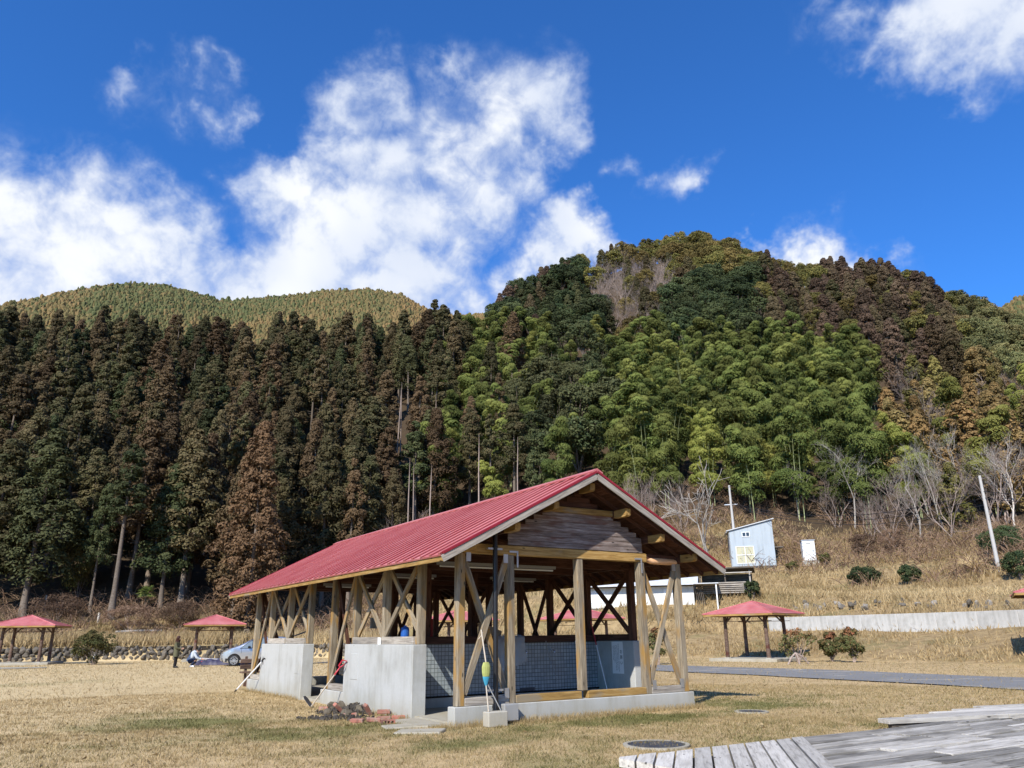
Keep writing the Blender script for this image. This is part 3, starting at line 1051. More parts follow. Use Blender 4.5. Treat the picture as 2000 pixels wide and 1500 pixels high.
for q in range(6):
    make_cedar(100 + q, H=17 + q * .4, base=(.30, .22, .36, .26, .16, .32)[q], Rm=(2.4, 2.7, 2.2, 2.5, 2.8, 2.6)[q], K=(100, 115, 90, 105, 125, 100)[q])
for q in range(3):       # thin crowned trees on long bare stems
    make_cedar(120 + q, H=18, base=(.50, .42, .58)[q], Rm=(1.7, 1.9, 1.5)[q], K=(48, 60, 40)[q])
for q in range(3):
    make_cedar(140 + q, H=13, base=.14, Rm=2.6, K=105, kind='wide_cedar', n=80)
make_cedar(160, H=21, base=.04, Rm=2.9, K=200, kind='low_cedar', n=84)
for q in range(3):
    make_cedar(180 + q, H=9, base=.10, Rm=1.8, K=70, kind='young_conifer', n=60, r0=.12)


def make_broad(seed, H=11, Rc=3.4, K=120, kind='broadleaf', n=62, flat=.85):
    g = np.random.default_rng(seed)
    tr, cr = MB(), MB()
    P = wobble_trunk(tr, H * .72, .16, g, .03)
    d = unit(g.normal(0, 1, (K, 3)) + np.array([0, 0, .35]))
    rr_ = Rc * g.uniform(.45, 1, K) ** .55
    lobes = 1 + .25 * np.sin(3 * np.arctan2(d[:, 1], d[:, 0]) + seed) * (1 - np.abs(d[:, 2]))
    cen = d * (rr_ * lobes)[:, None] * np.array([1, 1, flat]) + np.array([P[-1, 0], P[-1, 1], H - Rc * flat])
    leaf_clumps(cr, cen, g.uniform(.55, 1.05, K), n, .34, .21, g, (1, 1, .75), .25, .45, None, .55, d)
    for k_ in range(14):
        q_ = cen[g.integers(K)]
        tr.tube([P[3], (P[3] + q_) / 2 + (0, 0, .3), q_], [.09, .05, .015], 4, cap=False)
    proto(kind, tr, cr, H)


for q in range(4):
    make_broad(200 + q, H=9 + q, Rc=2.3 + .25 * q, K=90, flat=(.8, 1.15, .95, 1.3)[q])


def make_bamboo(seed, H=11.5, kind='bamboo', spread=1.0):
    g = np.random.default_rng(seed)
    tr, cr = MB(), MB()
    lean = g.uniform(.10, .24) * H
    s = np.linspace(0, 1, 12)
    P = np.stack([lean * s ** 3.2, g.normal(0, .05, 12).cumsum() * s, H * (s - .10 * s ** 6)], -1)
    P[0, 2] = -.5
    tr.tube(P, .055 * (1 - .85 * s), 5)
    tr.tube(P * np.array([.6, .6, .86]) + np.array([.4, .3, 0]), .045 * (1 - .85 * s), 5)
    K = 19
    t = np.concatenate([g.uniform(.22, .90, K - 4), [.86, .92, .97, 1.0]])
    c = np.stack([np.interp(t, s, P[:, k_]) for k_ in range(3)], -1)
    a = np.arange(K) * 2.39996 + g.normal(0, .4, K)
    q_ = np.clip((t - .22) / .78, 0, 1)
    r_ = spread * 1.35 * np.sin(np.clip(q_ * .72 + .26, 0, 1) * math.pi) ** .6 * g.uniform(.5, 1.0, K)
    out = np.stack([np.cos(a), np.sin(a), np.full(K, .6)], -1)
    cen = c + out * r_[:, None] * np.array([1, 1, .2]) - np.array([0, 0, 1.0]) * (r_ ** 2 * .18)[:, None]
    cr_ = g.uniform(.85, 1.35, K) * (1.1 - .50 * q_)
    leaf_clumps(cr, cen, cr_, 440, .38, .075, g, (1, 1, .85), 1.1, .9, np.clip(g.normal(.30 + .35 * q_, .18, K), 0, 1), .80, out)
    leaf_clumps(cr, cen - (0, 0, .3), cr_ * .7, 60, .5, .14, g, (1, 1, .85), 1.1, 0, np.clip(g.normal(.1, .1, K), 0, 1), .5, out)
    for k_ in range(0, K, 2):
        tr.tube([c[k_], cen[k_]], [.016, .006], 3, cap=False)
    proto(kind, tr, cr, H)


for q in range(5):
    make_bamboo(300 + q, 11 + .7 * q, spread=(1.0, 1.15, .9, 1.25, 1.05)[q])


def make_bare(seed, H=8.0, kind='bare', spread=.5, depth=5, r0=.11, kids=3, stems=1, twig=.010):
    g = np.random.default_rng(seed)
    tr = MB()

    def grow(p, d, L, r, k):
        n_ = 4 if k > 1 else 3
        pts = [p]
        for _ in range(n_ - 1):
            d = unit(d + g.normal(0, .13, 3) + np.array([0, 0, .05]))
            pts.append(pts[-1] + d * L / (n_ - 1))
        re = max(r * .62, twig * .6)
        tr.tube(pts, np.linspace(r, re, n_), 6 if k >= depth - 1 else (4 if k > 1 else 3), cap=False)
        if k == 0:
            return
        m_ = kids + (1 if k < 3 else 0)
        for q_ in range(m_):
            tpos = g.uniform(.35, 1.0) if q_ else 1.0
            i_ = min(int(tpos * (n_ - 1)), n_ - 2)
            fr = tpos * (n_ - 1) - i_
            p0 = pts[i_] * (1 - fr) + pts[i_ + 1] * fr
            dd = unit(d + g.normal(0, spread, 3) + np.array([0, 0, .12]))
            grow(p0, dd, L * g.uniform(.55, .85), re * (.95 if q_ == 0 else .7), k - 1)

    for q_ in range(stems):
        dd = unit(np.array([g.normal(0, .18 * (stems > 1) + .04), g.normal(0, .18 * (stems > 1) + .04), 1.0]))
        grow(np.array([g.normal(0, .3 * (stems > 1)), g.normal(0, .3 * (stems > 1)), -.4]), dd, H * .40, r0 * g.uniform(.75, 1.1), depth)
    proto(kind, tr, None, H)


for q in range(4):
    make_bare(400 + q, 9 + q * .5, 'bare', .42, 5, .12, 3, 1)
for q in range(3):
    make_bare(420 + q, 7.5, 'bare_multi', .36, 4, .075, 3, 4)
make_bare(440, 9.5, 'spider_bare', .50, 3, .13, 3, 2, .05)


NAMES = {'cedar': ('cedar_tree', 'tree'), 'wide_cedar': ('conifer_tree', 'tree'), 'low_cedar': ('cedar_tree', 'tree'), 'young_conifer': ('young_conifer', 'tree'), 'broadleaf': ('broadleaf_tree', 'tree'),
         'bamboo': ('bamboo_plant', 'bamboo'), 'bare': ('bare_tree', 'tree'), 'bare_multi': ('bare_tree', 'tree'), 'spider_bare': ('bare_tree', 'tree')}
TRUNKMAT = {'cedar': 'bark', 'wide_cedar': 'bark', 'low_cedar': 'bark', 'young_conifer': 'bark', 'broadleaf': 'bark', 'bamboo': 'culm', 'bare': 'barkpale', 'bare_multi': 'barktwig', 'spider_bare': 'barkpale'}
tree_rng = np.random.default_rng(77)


def plant(kind, x, y, h, crownmat, label, group, rz=None, wide=1.0, which=None, z=None, trunkmat=None, tilt=0.0):
    tm, cm, H = PROTO[kind][tree_rng.integers(len(PROTO[kind])) if which is None else which]
    s_ = h / H
    t = thing('cypress_tree' if crownmat == 'cypress' and kind == 'cedar' else NAMES[kind][0], label, NAMES[kind][1], (x, y, (gz(x, y) if z is None else z)), tree_rng.uniform(0, 6.28) if rz is None else rz, group)
    t.scale = (s_ * wide, s_ * wide, s_)
    if tilt:
        t.rotation_euler[0] = tilt
    parts = [('culm' if kind == 'bamboo' else 'trunk', tm, MAT[trunkmat or TRUNKMAT[kind]])]
    if cm is not None:
        parts.append(('crown', cm, MAT[crownmat]))
    for nm, me, mt in parts:
        o = bpy.data.objects.new(nm, me)
        if not me.materials:
            me.materials.append(mt)
        COL.objects.link(o)
        o.parent = t
        o.material_slots[0].link = 'OBJECT'
        o.material_slots[0].material = mt
    return t


GL = {
    'cedar': ('tall olive brown cedar in the dense forest on the left hillside', 'cedars of the left hillside'),
    'cypress': ('tall dark green conifer in the dense forest on the left hillside', 'dark green conifers of the left hillside'),
    'bamboo': ('green bamboo plume in the grove on the slope behind the shelter', 'bamboo of the middle slope'),
    'bamboo_y': ('yellow green bamboo plume among the darker green bamboo', 'yellow green bamboo plumes'),
    'mid_cedar': ('slender brown cedar rising through the bamboo left of the shelter gable', 'slender cedars in the bamboo'),
    'darkmid': ('dark leafy evergreen tree between the bamboo plumes', 'dark evergreens in the bamboo'),
    'evergreen': ('dark evergreen tree in a solid stand high on the right hill', 'dark evergreens high on the right hill'),
    'olive': ('olive yellow leafy tree near the top of the right hill', 'olive trees of the hilltop'),
    'maroon': ('purple brown cedar on the upper right hill', 'purple brown cedars of the right hill'),
    'brown_top': ('olive brown conifer on the upper right hill among purple brown cedars', 'olive brown conifers of the right hill'),
    'bare_top': ('leafless pinkish grey tree in the pale patch below the hilltop', 'leafless trees below the hilltop'),
    'pale': ('pale green leafy tree on the far right flank of the hill', 'pale green trees of the right flank'),
    'orange': ('rusty orange young conifer on the right slope', 'rusty young conifers of the right slope'),
    'brownyoung': ('olive brown young conifer on the right slope', 'olive brown young conifers of the right slope'),
    'bare_low': ('leafless whitish tree at the bamboo edge above the right terraces', 'leafless trees above the right terraces'),
    'bare_right': ('leafless grey tree standing among the rusty conifers on the right', 'leafless trees of the right slope'),
}


SHORT = {'cedar': 'tall olive brown cedar', 'cypress': 'dark green conifer', 'bamboo': 'green bamboo plume', 'bamboo_y': 'yellow green bamboo plume', 'mid_cedar': 'slender brown cedar', 'darkmid': 'dark leafy tree in the bamboo',
         'evergreen': 'dark evergreen tree', 'olive': 'olive yellow leafy tree', 'maroon': 'purple brown cedar', 'brown_top': 'olive brown conifer', 'bare_top': 'leafless pinkish grey tree', 'pale': 'pale green leafy tree', 'orange': 'rusty orange young conifer',
         'brownyoung': 'olive brown young conifer', 'bare_low': 'leafless whitish tree', 'bare_right': 'leafless grey tree'}


def tree_label(key, px, py):
    v = 'low on the slope' if py > 900 else ('midway up the slope' if py > 710 else ('high on the slope' if py > 590 else 'near the hilltop'))
    for lim, w in ((130, 'at the left edge'), (270, 'above the left gazebo'), (400, 'above the standing person'), (520, 'above the car'), (700, 'behind the long roof end'), (880, 'behind the middle of the long roof'), (1050, 'left of the gable peak'),
                   (1200, 'above the gable peak'), (1350, 'right of the gable peak'), (1500, 'above the tin shed'), (1650, 'above the white cabin'), (1800, 'above the terrace shrubs'), (1900, 'left of the right pole'), (9999, 'by the right edge')):
        if px < lim:
            return SHORT[key] + ' ' + v + ' ' + w


def inpoly(px, py, poly):
    c = False
    n_ = len(poly)
    for i_ in range(n_):
        x1, y1 = poly[i_]; x2, y2 = poly[i_ - 1]
        if (y1 > py) != (y2 > py) and px < (x2 - x1) * (py - y1) / (y2 - y1) + x1:
            c = not c
    return c


POLY = {
    'bare_top': [(1130, 500), (1200, 485), (1340, 510), (1350, 560), (1300, 590), (1290, 640), (1210, 660), (1190, 600), (1150, 540)],
    'ever1': [(930, 640), (940, 590), (1010, 548), (1130, 515), (1190, 560), (1200, 620), (1150, 640)],
    'ever2': [(1310, 600), (1350, 545), (1480, 540), (1480, 660), (1320, 650)],
    'maroon': [(1480, 660), (1490, 520), (1560, 540), (1600, 560), (1620, 500), (1700, 480), (1830, 540), (1860, 620), (1900, 700), (1740, 700), (1640, 660), (1560, 640)],
    'midcedar': [(860, 980), (865, 690), (1000, 680), (1010, 980)],
    'darkmid': [(990, 940), (1000, 700), (1110, 650), (1200, 690), (1190, 800), (1120, 930)],
    'bamboo': [(840, 960), (880, 620), (1000, 620), (1190, 600), (1300, 640), (1480, 640), (1620, 650), (1710, 700), (1710, 900), (1640, 1010), (1500, 1040), (1180, 1040), (860, 1040)],
    'orange': [(1690, 900), (1700, 750), (1760, 700), (2080, 720), (2080, 920), (1760, 930)],
}


def species(px, py, g):
    r_ = g.uniform()
    if px < 850 or (px < 900 and py > 640 and r_ < .5):
        return ('cedar', 'cedar', 'cedar') if r_ < .78 else ('cedar', 'cypress', 'cypress')
    if inpoly(px, py, POLY['bare_top']):
        return ('bare_multi', None, 'bare_top') if r_ < .62 else (('broadleaf', 'olive', 'olive') if r_ < .8 else ('wide_cedar', 'cedar', 'brown_top'))
    if inpoly(px, py, POLY['ever1']):
        return ('broadleaf', 'evergreen', 'evergreen') if r_ < .4 else (('wide_cedar', 'maroon', 'maroon') if r_ < .7 else ('wide_cedar', 'cypress', 'evergreen'))
    if inpoly(px, py, POLY['ever2']):
        return ('broadleaf', 'evergreen', 'evergreen')
    if inpoly(px, py, POLY['maroon']):
        return ('wide_cedar', 'maroon', 'maroon') if r_ < (.75 if px < 1720 else .45) else (('wide_cedar', 'cedar', 'brown_top') if r_ < .88 else ('broadleaf', 'olive', 'olive'))
    if py < 560 and px < 1660:
        return ('broadleaf', 'olive', 'olive')
    if inpoly(px, py, POLY['midcedar']) and r_ < .45:
        return ('cedar', 'cedar', 'mid_cedar')
    if inpoly(px, py, POLY['darkmid']) and r_ < .75:
        return ('broadleaf', 'cypress', 'darkmid')
    if inpoly(px, py, POLY['bamboo']):
        if (py > 900 and r_ < .55) or r_ < .12 or (py < 690 and r_ < .5):
            return ('bamboo', 'bamboo_y', 'bamboo_y')
        return ('bamboo', 'bamboo', 'bamboo')
    if inpoly(px, py, POLY['orange']):
        return ('young_conifer', 'orange', 'orange') if r_ < .50 else (('young_conifer', 'olive', 'brownyoung') if r_ < .68 else (('bare_multi', None, 'bare_right') if r_ < .88 else ('bamboo', 'bamboo_y', 'bamboo_y')))
    if px > 1850 and py < 720:
        return ('broadleaf', 'pale', 'pale')
    if px > 1700:
        return ('bare', None, 'bare_low') if r_ < .4 else (('bamboo', 'bamboo_y', 'bamboo_y') if r_ < .6 else ('young_conifer', 'olive', 'brownyoung'))
    return ('broadleaf', 'olive', 'olive') if r_ < .5 else ('broadleaf', 'evergreen', 'evergreen')


HEIGHT = {'cedar': (12.5, 20), 'cypress': (11, 18), 'bamboo': (10.5, 14.5), 'bamboo_y': (8, 11.5), 'mid_cedar': (14, 19), 'darkmid': (8, 12), 'evergreen': (9, 13), 'olive': (8, 12), 'maroon': (10, 15),
          'bare_top': (7, 11), 'brown_top': (9, 14), 'pale': (8, 11), 'orange': (6, 11), 'brownyoung': (5, 10), 'bare_low': (7, 11), 'bare_right': (6, 9)}
DENS = {'cedar': .80, 'cypress': .80, 'bamboo': 1.0, 'bamboo_y': 1.0, 'mid_cedar': .6, 'darkmid': .62, 'evergreen': .75, 'olive': .70, 'maroon': .55, 'bare_top': .42, 'brown_top': .55, 'pale': .7, 'orange': .8, 'brownyoung': .8, 'bare_low': .5, 'bare_right': .5}
step = 4.1
GXs, GYs = np.meshgrid(np.arange(-135, 190, step), np.arange(40, 270, step))
px_ = (GXs + tree_rng.uniform(-.42, .42, GXs.shape) * step + (np.arange(GXs.shape[0]) % 2)[:, None] * step / 2).ravel()
py_ = (GYs + tree_rng.uniform(-.42, .42, GYs.shape) * step).ravel()
zz_, ss_ = ground_z(px_, py_, True)
th_ = np.degrees(np.arctan2(px_, py_)); dd_ = np.hypot(px_, py_)
wr_ = smooth((th_ + 13) / 9)
dc_, zc_ = crest(th_)
ok = (ss_ > 14 * (1 - wr_) + 39 * wr_) & (dd_ < dc_ + 7) & (np.abs(th_) < 39)
COUNT = {}
for x, y, z, d in sorted(zip(px_[ok], py_[ok], zz_[ok], dd_[ok]), key=lambda q: q[3]):
    pp = prj((x, y, z + 8))
    if not (-120 < pp[0] < 2120):
        continue
    if any(((pp[0] - cx_) / rx_) ** 2 + ((pp[1] - cy_) / ry_) ** 2 < 1 for cx_, cy_, rx_, ry_ in ((775, 830, 42, 100), (500, 810, 24, 60), (690, 760, 20, 50))) and tree_rng.uniform() < .75:
        continue
    kind, cm, key = species(pp[0], pp[1], tree_rng)
    if tree_rng.uniform() > DENS[key] * (1.0 if kind in ('cedar', 'bamboo', 'young_conifer') else 1.0) * (1 if d < 215 else 1.0):
        continue
    h0, h1 = HEIGHT[key]
    h = h0 + (h1 - h0) * tree_rng.beta(1.4, 1.4)
    grp = GL[key][1]
    lab = tree_label(key, pp[0], pp[1])
    COUNT[key] = COUNT.get(key, 0) + 1
    if COUNT[key] > 300:
        continue
    rz = None; wh = None
    if kind == 'cedar' and key in ('cedar', 'cypress') and d < 100 and tree_rng.uniform() < .72:      # wood edge: leafy low down
        wh = int(tree_rng.choice([1, 4, 3]))
    if kind == 'bamboo':        # plumes bow mostly downhill
        rz = math.atan2(-y, -x) + tree_rng.normal(0, .9)
    plant(kind, x, y, h, cm, lab, grp, rz, tree_rng.uniform(.80, 1.25) * (1.20 if kind == 'bamboo' else 1.0), which=wh, z=float(z), tilt=tree_rng.normal(0, .03))

# single trees one can point at
q = at_d(490, 1150, 79)
plant('low_cedar', q[0], q[1], 20.5, 'cedar_r', 'rusty brown cedar leafy to the ground left of the shelter roof', None, 0.4, 1.0)
q = at_d(1380, 1080, 82)
plant('spider_bare', q[0], q[1], 9.0, None, 'white leafless tree with wide forked branches beside the tin shed', None, 1.2, 1.0, trunkmat='barkpale')
for n_, (bx, by, dd, hh, kd) in enumerate([(1665, 1005, 92, 9.5, 'bare'), (1090, 960, 84, 7, 'spider_bare'), (1790, 1010, 88, 8.5, 'bare'), (1840, 1010, 90, 8.5, 'bare'), (1880, 1015, 91, 9, 'bare'), (1815, 1010, 94, 8, 'bare'), (1560, 1010, 95, 7, 'bare'),
                                           (1975, 1000, 86, 9, 'bare'), (1260, 990, 90, 6.5, 'bare_multi'), (1210, 985, 92, 6, 'bare_multi'), (1630, 1010, 93, 6, 'bare_multi'), (1930, 1010, 88, 8, 'bare_multi'), (1700, 1020, 88, 5, 'bare_multi'), (1330, 1010, 88, 6, 'bare_multi'), (790, 960, 86, 9, 'bare_multi'), (815, 960, 88, 8, 'bare_multi'), (1740, 1015, 86, 6, 'bare_multi'), (1860, 1015, 86, 7, 'bare_multi')]):
    q = at_d(bx, by, dd)
    plant(kd, q[0], q[1], hh, None, 'leafless tree at the wood edge ' + tree_label('bare_low', bx, 950).split('slope ')[1], GL['bare_low'][1], trunkmat='barkpale' if kd != 'bare_multi' else 'barktwig')
# thin pale dead trunks among the cedars
for n_, (bx, dd, hh, tl) in enumerate([(772, 118, 16, .10), (782, 120, 17, -.05), (800, 86, 15, .02), (812, 88, 14, -.03), (838, 90, 13, .05), (850, 120, 15, 0), (935, 92, 15, 0), (1010, 94, 13, .02), (505, 110, 14, .03), (520, 112, 13, 0)]):
    q = at_d(bx, 900, dd)
    g = np.random.default_rng(800 + n_)
    tr = MB()
    wobble_trunk(tr, hh, .14, g, .012, 6, .3)
    o = tr.build('dead_trunk', MAT['barktwig'], loc=(q[0], q[1], gz(q[0], q[1])), rot=(tl, tl * .5, 0), smooth=True)
    tag(o, 'thin pale bare trunk standing among the cedars', 'tree', 'pale bare trunks among the cedars')

# far wooded hills, too far to count: one mass
g = np.random.default_rng(50)
n = 46000
th = np.radians(np.concatenate([g.uniform(-38, -1, n - 4000), g.uniform(29, 38, 4000)])); d = g.uniform(560, 722, n)
x = d * np.sin(th); y = d * np.cos(th); z = ground_z(x, y)
fm = MB()
h = g.uniform(2, 5.5, n) * g.uniform(.7, 1.4, n); w = g.uniform(1.1, 2.8, n)
k = 5
aa = np.arange(k) * 2 * math.pi / k
ring = np.stack([np.cos(aa), np.sin(aa)], -1)
jit = g.uniform(.7, 1.3, (n, 2, k))
v = np.zeros((n, 2 * k + 1, 3))
for li, (zz, sc) in enumerate(((.15, 1.0), (.78, .70))):
    v[:, li * k:(li + 1) * k, :2] = np.stack([x, y], -1)[:, None] + ring[None] * (w * sc)[:, None, None] * jit[:, li, :, None]
    v[:, li * k:(li + 1) * k, 2] = (z + h * zz)[:, None] + g.uniform(-.6, .6, (n, k))
v[:, -1] = np.stack([x + g.normal(0, .4, n), y + g.normal(0, .4, n), z + h], -1)
fl = []
for q_ in range(k):
    q2 = (q_ + 1) % k
    fl += [(q_, q2, k + q2), (q_, k + q2, k + q_), (k + q_, k + q2, 2 * k)]
fl = np.array(fl)
F_ = (np.arange(n)[:, None, None] * (2 * k + 1) + fl[None]).reshape(-1, 3)
patch = smooth((vnoise(x, y, 60, 41) - .40) / .25)
var = np.clip(patch * .45 + .30 * smooth((np.degrees(th) + 19) / 4) + g.normal(.12, .28, n), 0, 1)
fm.add(v.reshape(-1, 3), F_, var=np.repeat(var, 2 * k + 1))
tag(fm.build('far_forest', MAT['farwood']), 'mixed olive and rust coloured woods on the far hills', 'forest', kind='stuff')

# ------------------------------------------------------------------ the open wash shelter
SH = thing('wash_shelter', 'open timber wash shelter with long faded red metal roof and concrete walls', 'shelter', tuple(BO), BYAW)
W_, LEN = 5.9, 13.3
XC = 2.95
POST = .155
# roof numbers (outer face of the sheet)
EAVE_X, RIDGE_Z, EAVE_Z = -.61, 4.72, 2.90
ROOF_Y0, ROOF_Y1 = -.62, 14.0
slope = (RIDGE_Z - EAVE_Z) / (XC - EAVE_X)
ang = math.atan(slope)
roof_z = lambda x: RIDGE_Z - abs(x - XC) * slope
SL = math.hypot(XC - EAVE_X, RIDGE_Z - EAVE_Z)


def part(name, mat, *boxes, parent=SH, ch=.0):
    m = MB()
    for lo, hi in boxes:
        m.box(np.array(lo, float), np.array(hi, float), ch=ch)
    return m.build(name, mat, parent)


# concrete
part('floor_slab', MAT['slab'], ((.02, .26, -.15), (W_ - .02, LEN - .26, .07)))
part('plinth', MAT['conc'], ((0, 0, -.2), (W_, .25, .32)), ch=.012)
part('plinth', MAT['conc'], ((0, LEN - .25, -.2), (W_, LEN, .32)), ch=.012)
for x0 in (0.0, W_ - .25):
    part('plinth', MAT['conc'], ((x0, 5.13, -.2), (x0 + .25, 6.72, .32)), ch=.012)
    part('plinth', MAT['conc'], ((x0, 11.80, -.2), (x0 + .25, LEN - .252, .32)), ch=.012)
part('threshold', MAT['slab'], ((-.55, .35, -.1), (.018, 1.5, .045)))
WALL_H = 1.36
for side in (0, 1):
    xa, xb = (-.06, .25) if side == 0 else (W_ - .25, W_ + .06)
    for ya, yb in ((1.58, 5.12), (8.05, 11.79)):
        w = part('wall', MAT['conc'], ((xa, ya, -.2), (xb, yb, WALL_H)), ch=.014)
        if side == 0:       # shallow recessed cast panel near the left end of each wall
            yy = yb - .55 if ya < 5 else ya + .45
            part('cast_panel', MAT['conc'], ((xa - .008, yy - .28, .62), (xa + .02, yy + .12, 1.16)), parent=w, ch=.004)

# timber posts
POST_Y = (.125, 1.68, 3.35, 4.99, 6.45, 8.19, 9.90, 11.64, LEN - .125)


def base_z(k):
    return .32 if k in (0, 4, 8) else WALL_H


TOPZ = 3.0
for side, px in ((0, .155), (1, W_ - .155)):
    for k, y in enumerate(POST_Y):
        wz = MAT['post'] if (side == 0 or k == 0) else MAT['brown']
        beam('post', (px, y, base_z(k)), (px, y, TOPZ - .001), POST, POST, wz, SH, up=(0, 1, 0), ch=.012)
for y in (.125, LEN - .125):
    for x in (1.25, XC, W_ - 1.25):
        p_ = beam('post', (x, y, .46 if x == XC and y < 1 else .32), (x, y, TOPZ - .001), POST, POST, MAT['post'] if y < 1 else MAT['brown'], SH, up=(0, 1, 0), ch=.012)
for x, y in ((1.05, 3.25), (XC, 4.4), (XC, 9.0), (4.7, 10.2)):
    beam('post', (x, y, .07), (x, y, 3.0), .19, .19, MAT['brown'], SH, up=(0, 1, 0), ch=.012)

# sills on the walls and on the plinths
for side, px in ((0, .13), (1, W_ - .13)):
    m_ = MAT['grey'] if side == 0 else MAT['brown']
    for a, b in ((1, 2), (2, 3), (5, 6), (6, 7)):
        beam('sill', (px, POST_Y[a] + POST / 2 + .001, WALL_H + .076), (px, POST_Y[b] - POST / 2 - .001, WALL_H + .076), .20, .148, m_, SH)
    for a, b in ((3, 4), (7, 8)):
        y0 = 5.13 if a == 3 else 11.80
        y1 = POST_Y[b] - POST / 2 - .001
        beam('sill', (px + (.01 if side == 0 else -.01), y0, .32 + .071), (px + (.01 if side == 0 else -.01), y1, .32 + .071), .18, .138, MAT['grey'] if side == 0 else MAT['brown'], SH)
fx = [.155, 1.25, XC, W_ - 1.25, W_ - .155]
for k in range(4):
    m_ = (MAT['grey'], MAT['ochre'], MAT['ochre'], MAT['grey'])[k]
    a = fx[k] + POST / 2 + .001
    b = fx[k + 1] - POST / 2 - .001
    beam('sill', (a, .125, .32 + .069), (b, .125, .32 + .069), .17, .134, m_, SH)

# crossed braces, one on each face of the posts
def xbrace(pA, pB, off, mat, mat2=None, w=.115, t=.052):
    """pA=(x,y,zlo,zhi) left, pB right; off = unit vector across the bay"""
    o = Vector(off)
    for s_, (za, zb), mt in ((1, (pA[2], pB[3]), mat), (-1, (pA[3], pB[2]), mat2 or mat)):
        a = Vector((pA[0], pA[1], za)) + o * s_ * .031
        b = Vector((pB[0], pB[1], zb)) + o * s_ * .031
        beam('brace', a, b, t, w, mt, SH, up=(b - a).cross(o).normalized(), ch=.005)


for side, px in ((0, .15), (1, W_ - .15)):
    m_ = MAT['post'] if side == 0 else MAT['brown']
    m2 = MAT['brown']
    for a, b in ((1, 2), (2, 3), (5, 6), (6, 7)):
        ya, yb = POST_Y[a] + POST / 2, POST_Y[b] - POST / 2
        flip = (a in (2, 5))
        lo_, hi_ = WALL_H + .19, 2.93
        # the outer brace leans towards the middle post at its foot
        if a in (1, 5):
            outer = ((px, ya, hi_), (px, yb, lo_)); inner = ((px, ya, lo_), (px, yb, hi_))
        else:
            outer = ((px, ya, lo_), (px, yb, hi_)); inner = ((px, ya, hi_), (px, yb, lo_))
        sg = -1 if side == 0 else 1
        for (p0, p1), of, mt in ((outer, sg * .031, m_), (inner, -sg * .031, m_)):
            beam('brace', (p0[0] + of, p0[1], p0[2]), (p1[0] + of, p1[1], p1[2]), .052, .115, mt, SH, up=Vector((0, p1[1] - p0[1], p1[2] - p0[2])).cross(Vector((1, 0, 0))), ch=.005)
    for a, b in ((3, 4), (7, 8)):
        ya, yb = POST_Y[a] + POST / 2, POST_Y[b] - POST / 2
        xbrace((px, ya, .52, 2.93), (px, yb, .52, 2.93), (1 if side == 0 else -1, 0, 0), MAT['brown'], MAT['post'] if side == 0 else MAT['brown'])  # left side: shade painted in, inner brace dark brown, outer brace pale
for a, b in ((0, 1), (3, 4)):
    xa, xb = fx[a] + POST / 2, fx[b] - POST / 2
    xbrace((xa, .125, .52, 2.92), (xb, .125, .52, 2.92), (0, -1, 0), MAT['post'], MAT['post'], .125)
    xbrace((xa, LEN - .125, .52, 2.92), (xb, LEN - .125, .52, 2.92), (0, 1, 0), MAT['brown'])
# steel corner plates
for x, z, y in ((.29, 2.93, .045), (1.12, 2.93, .045), (1.12, .50, .045), (W_ - .30, 2.93, .045), (W_ - .30, .50, .045), (W_ - 1.10, .50, .045)):
    part('corner_plate', MAT['steel'], ((x - .05, y - .012, z - .09), (x + .05, y - .004, z + .09)))
for x, sx in ((1.36, -1), (W_ - 1.30, -1)):
    part('angle_bracket', MAT['steel'], ((x + .0, .005, 2.76), (x + .035, .018, 3.04)), ((x - .17, .0045, 3.04), (x + .035, .0175, 3.075)))
for y, z in ((POST_Y[2] - .02, 1.42), ):
    part('bracket', MAT['whitepaint'], ((-.006, y - .06, 1.36), (.02, y + .06, 1.5)))

# beams: front and back ties, wall plates, cross ties
beam('tie_beam', (-.02, .125, 3.09), (W_ - 1.10, .125, 3.09), .19, .18, MAT['ochre'], SH)
beam('tie_beam', (W_ - 1.09, .135, 3.09), (W_ + .02, .135, 3.09), .17, .17, MAT['brown'], SH)
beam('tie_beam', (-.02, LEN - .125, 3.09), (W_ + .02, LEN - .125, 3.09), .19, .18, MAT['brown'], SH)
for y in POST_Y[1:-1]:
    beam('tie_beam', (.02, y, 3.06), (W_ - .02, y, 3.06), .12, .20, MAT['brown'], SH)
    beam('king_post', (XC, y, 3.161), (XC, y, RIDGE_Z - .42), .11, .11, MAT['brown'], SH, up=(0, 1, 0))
    for s_ in (-1, 1):
        beam('strut', (XC + s_ * .1, y, 3.30), (XC + s_ * 1.55, y, roof_z(XC + 1.55) - .34), .06, .10, MAT['brown'], SH)
m = MB()
n_ = 14
t = np.linspace(0, 1, 9)
m.tube(np.stack([W_ - 1.08 + t * .92, np.full(9, .075), np.full(9, 3.035)], -1), .062 + .012 * np.sin(t * 3.14) - .03 * (np.abs(t - .5) > .47), 12)
m.build('peeled_log', MAT['peel'], SH, smooth=True)

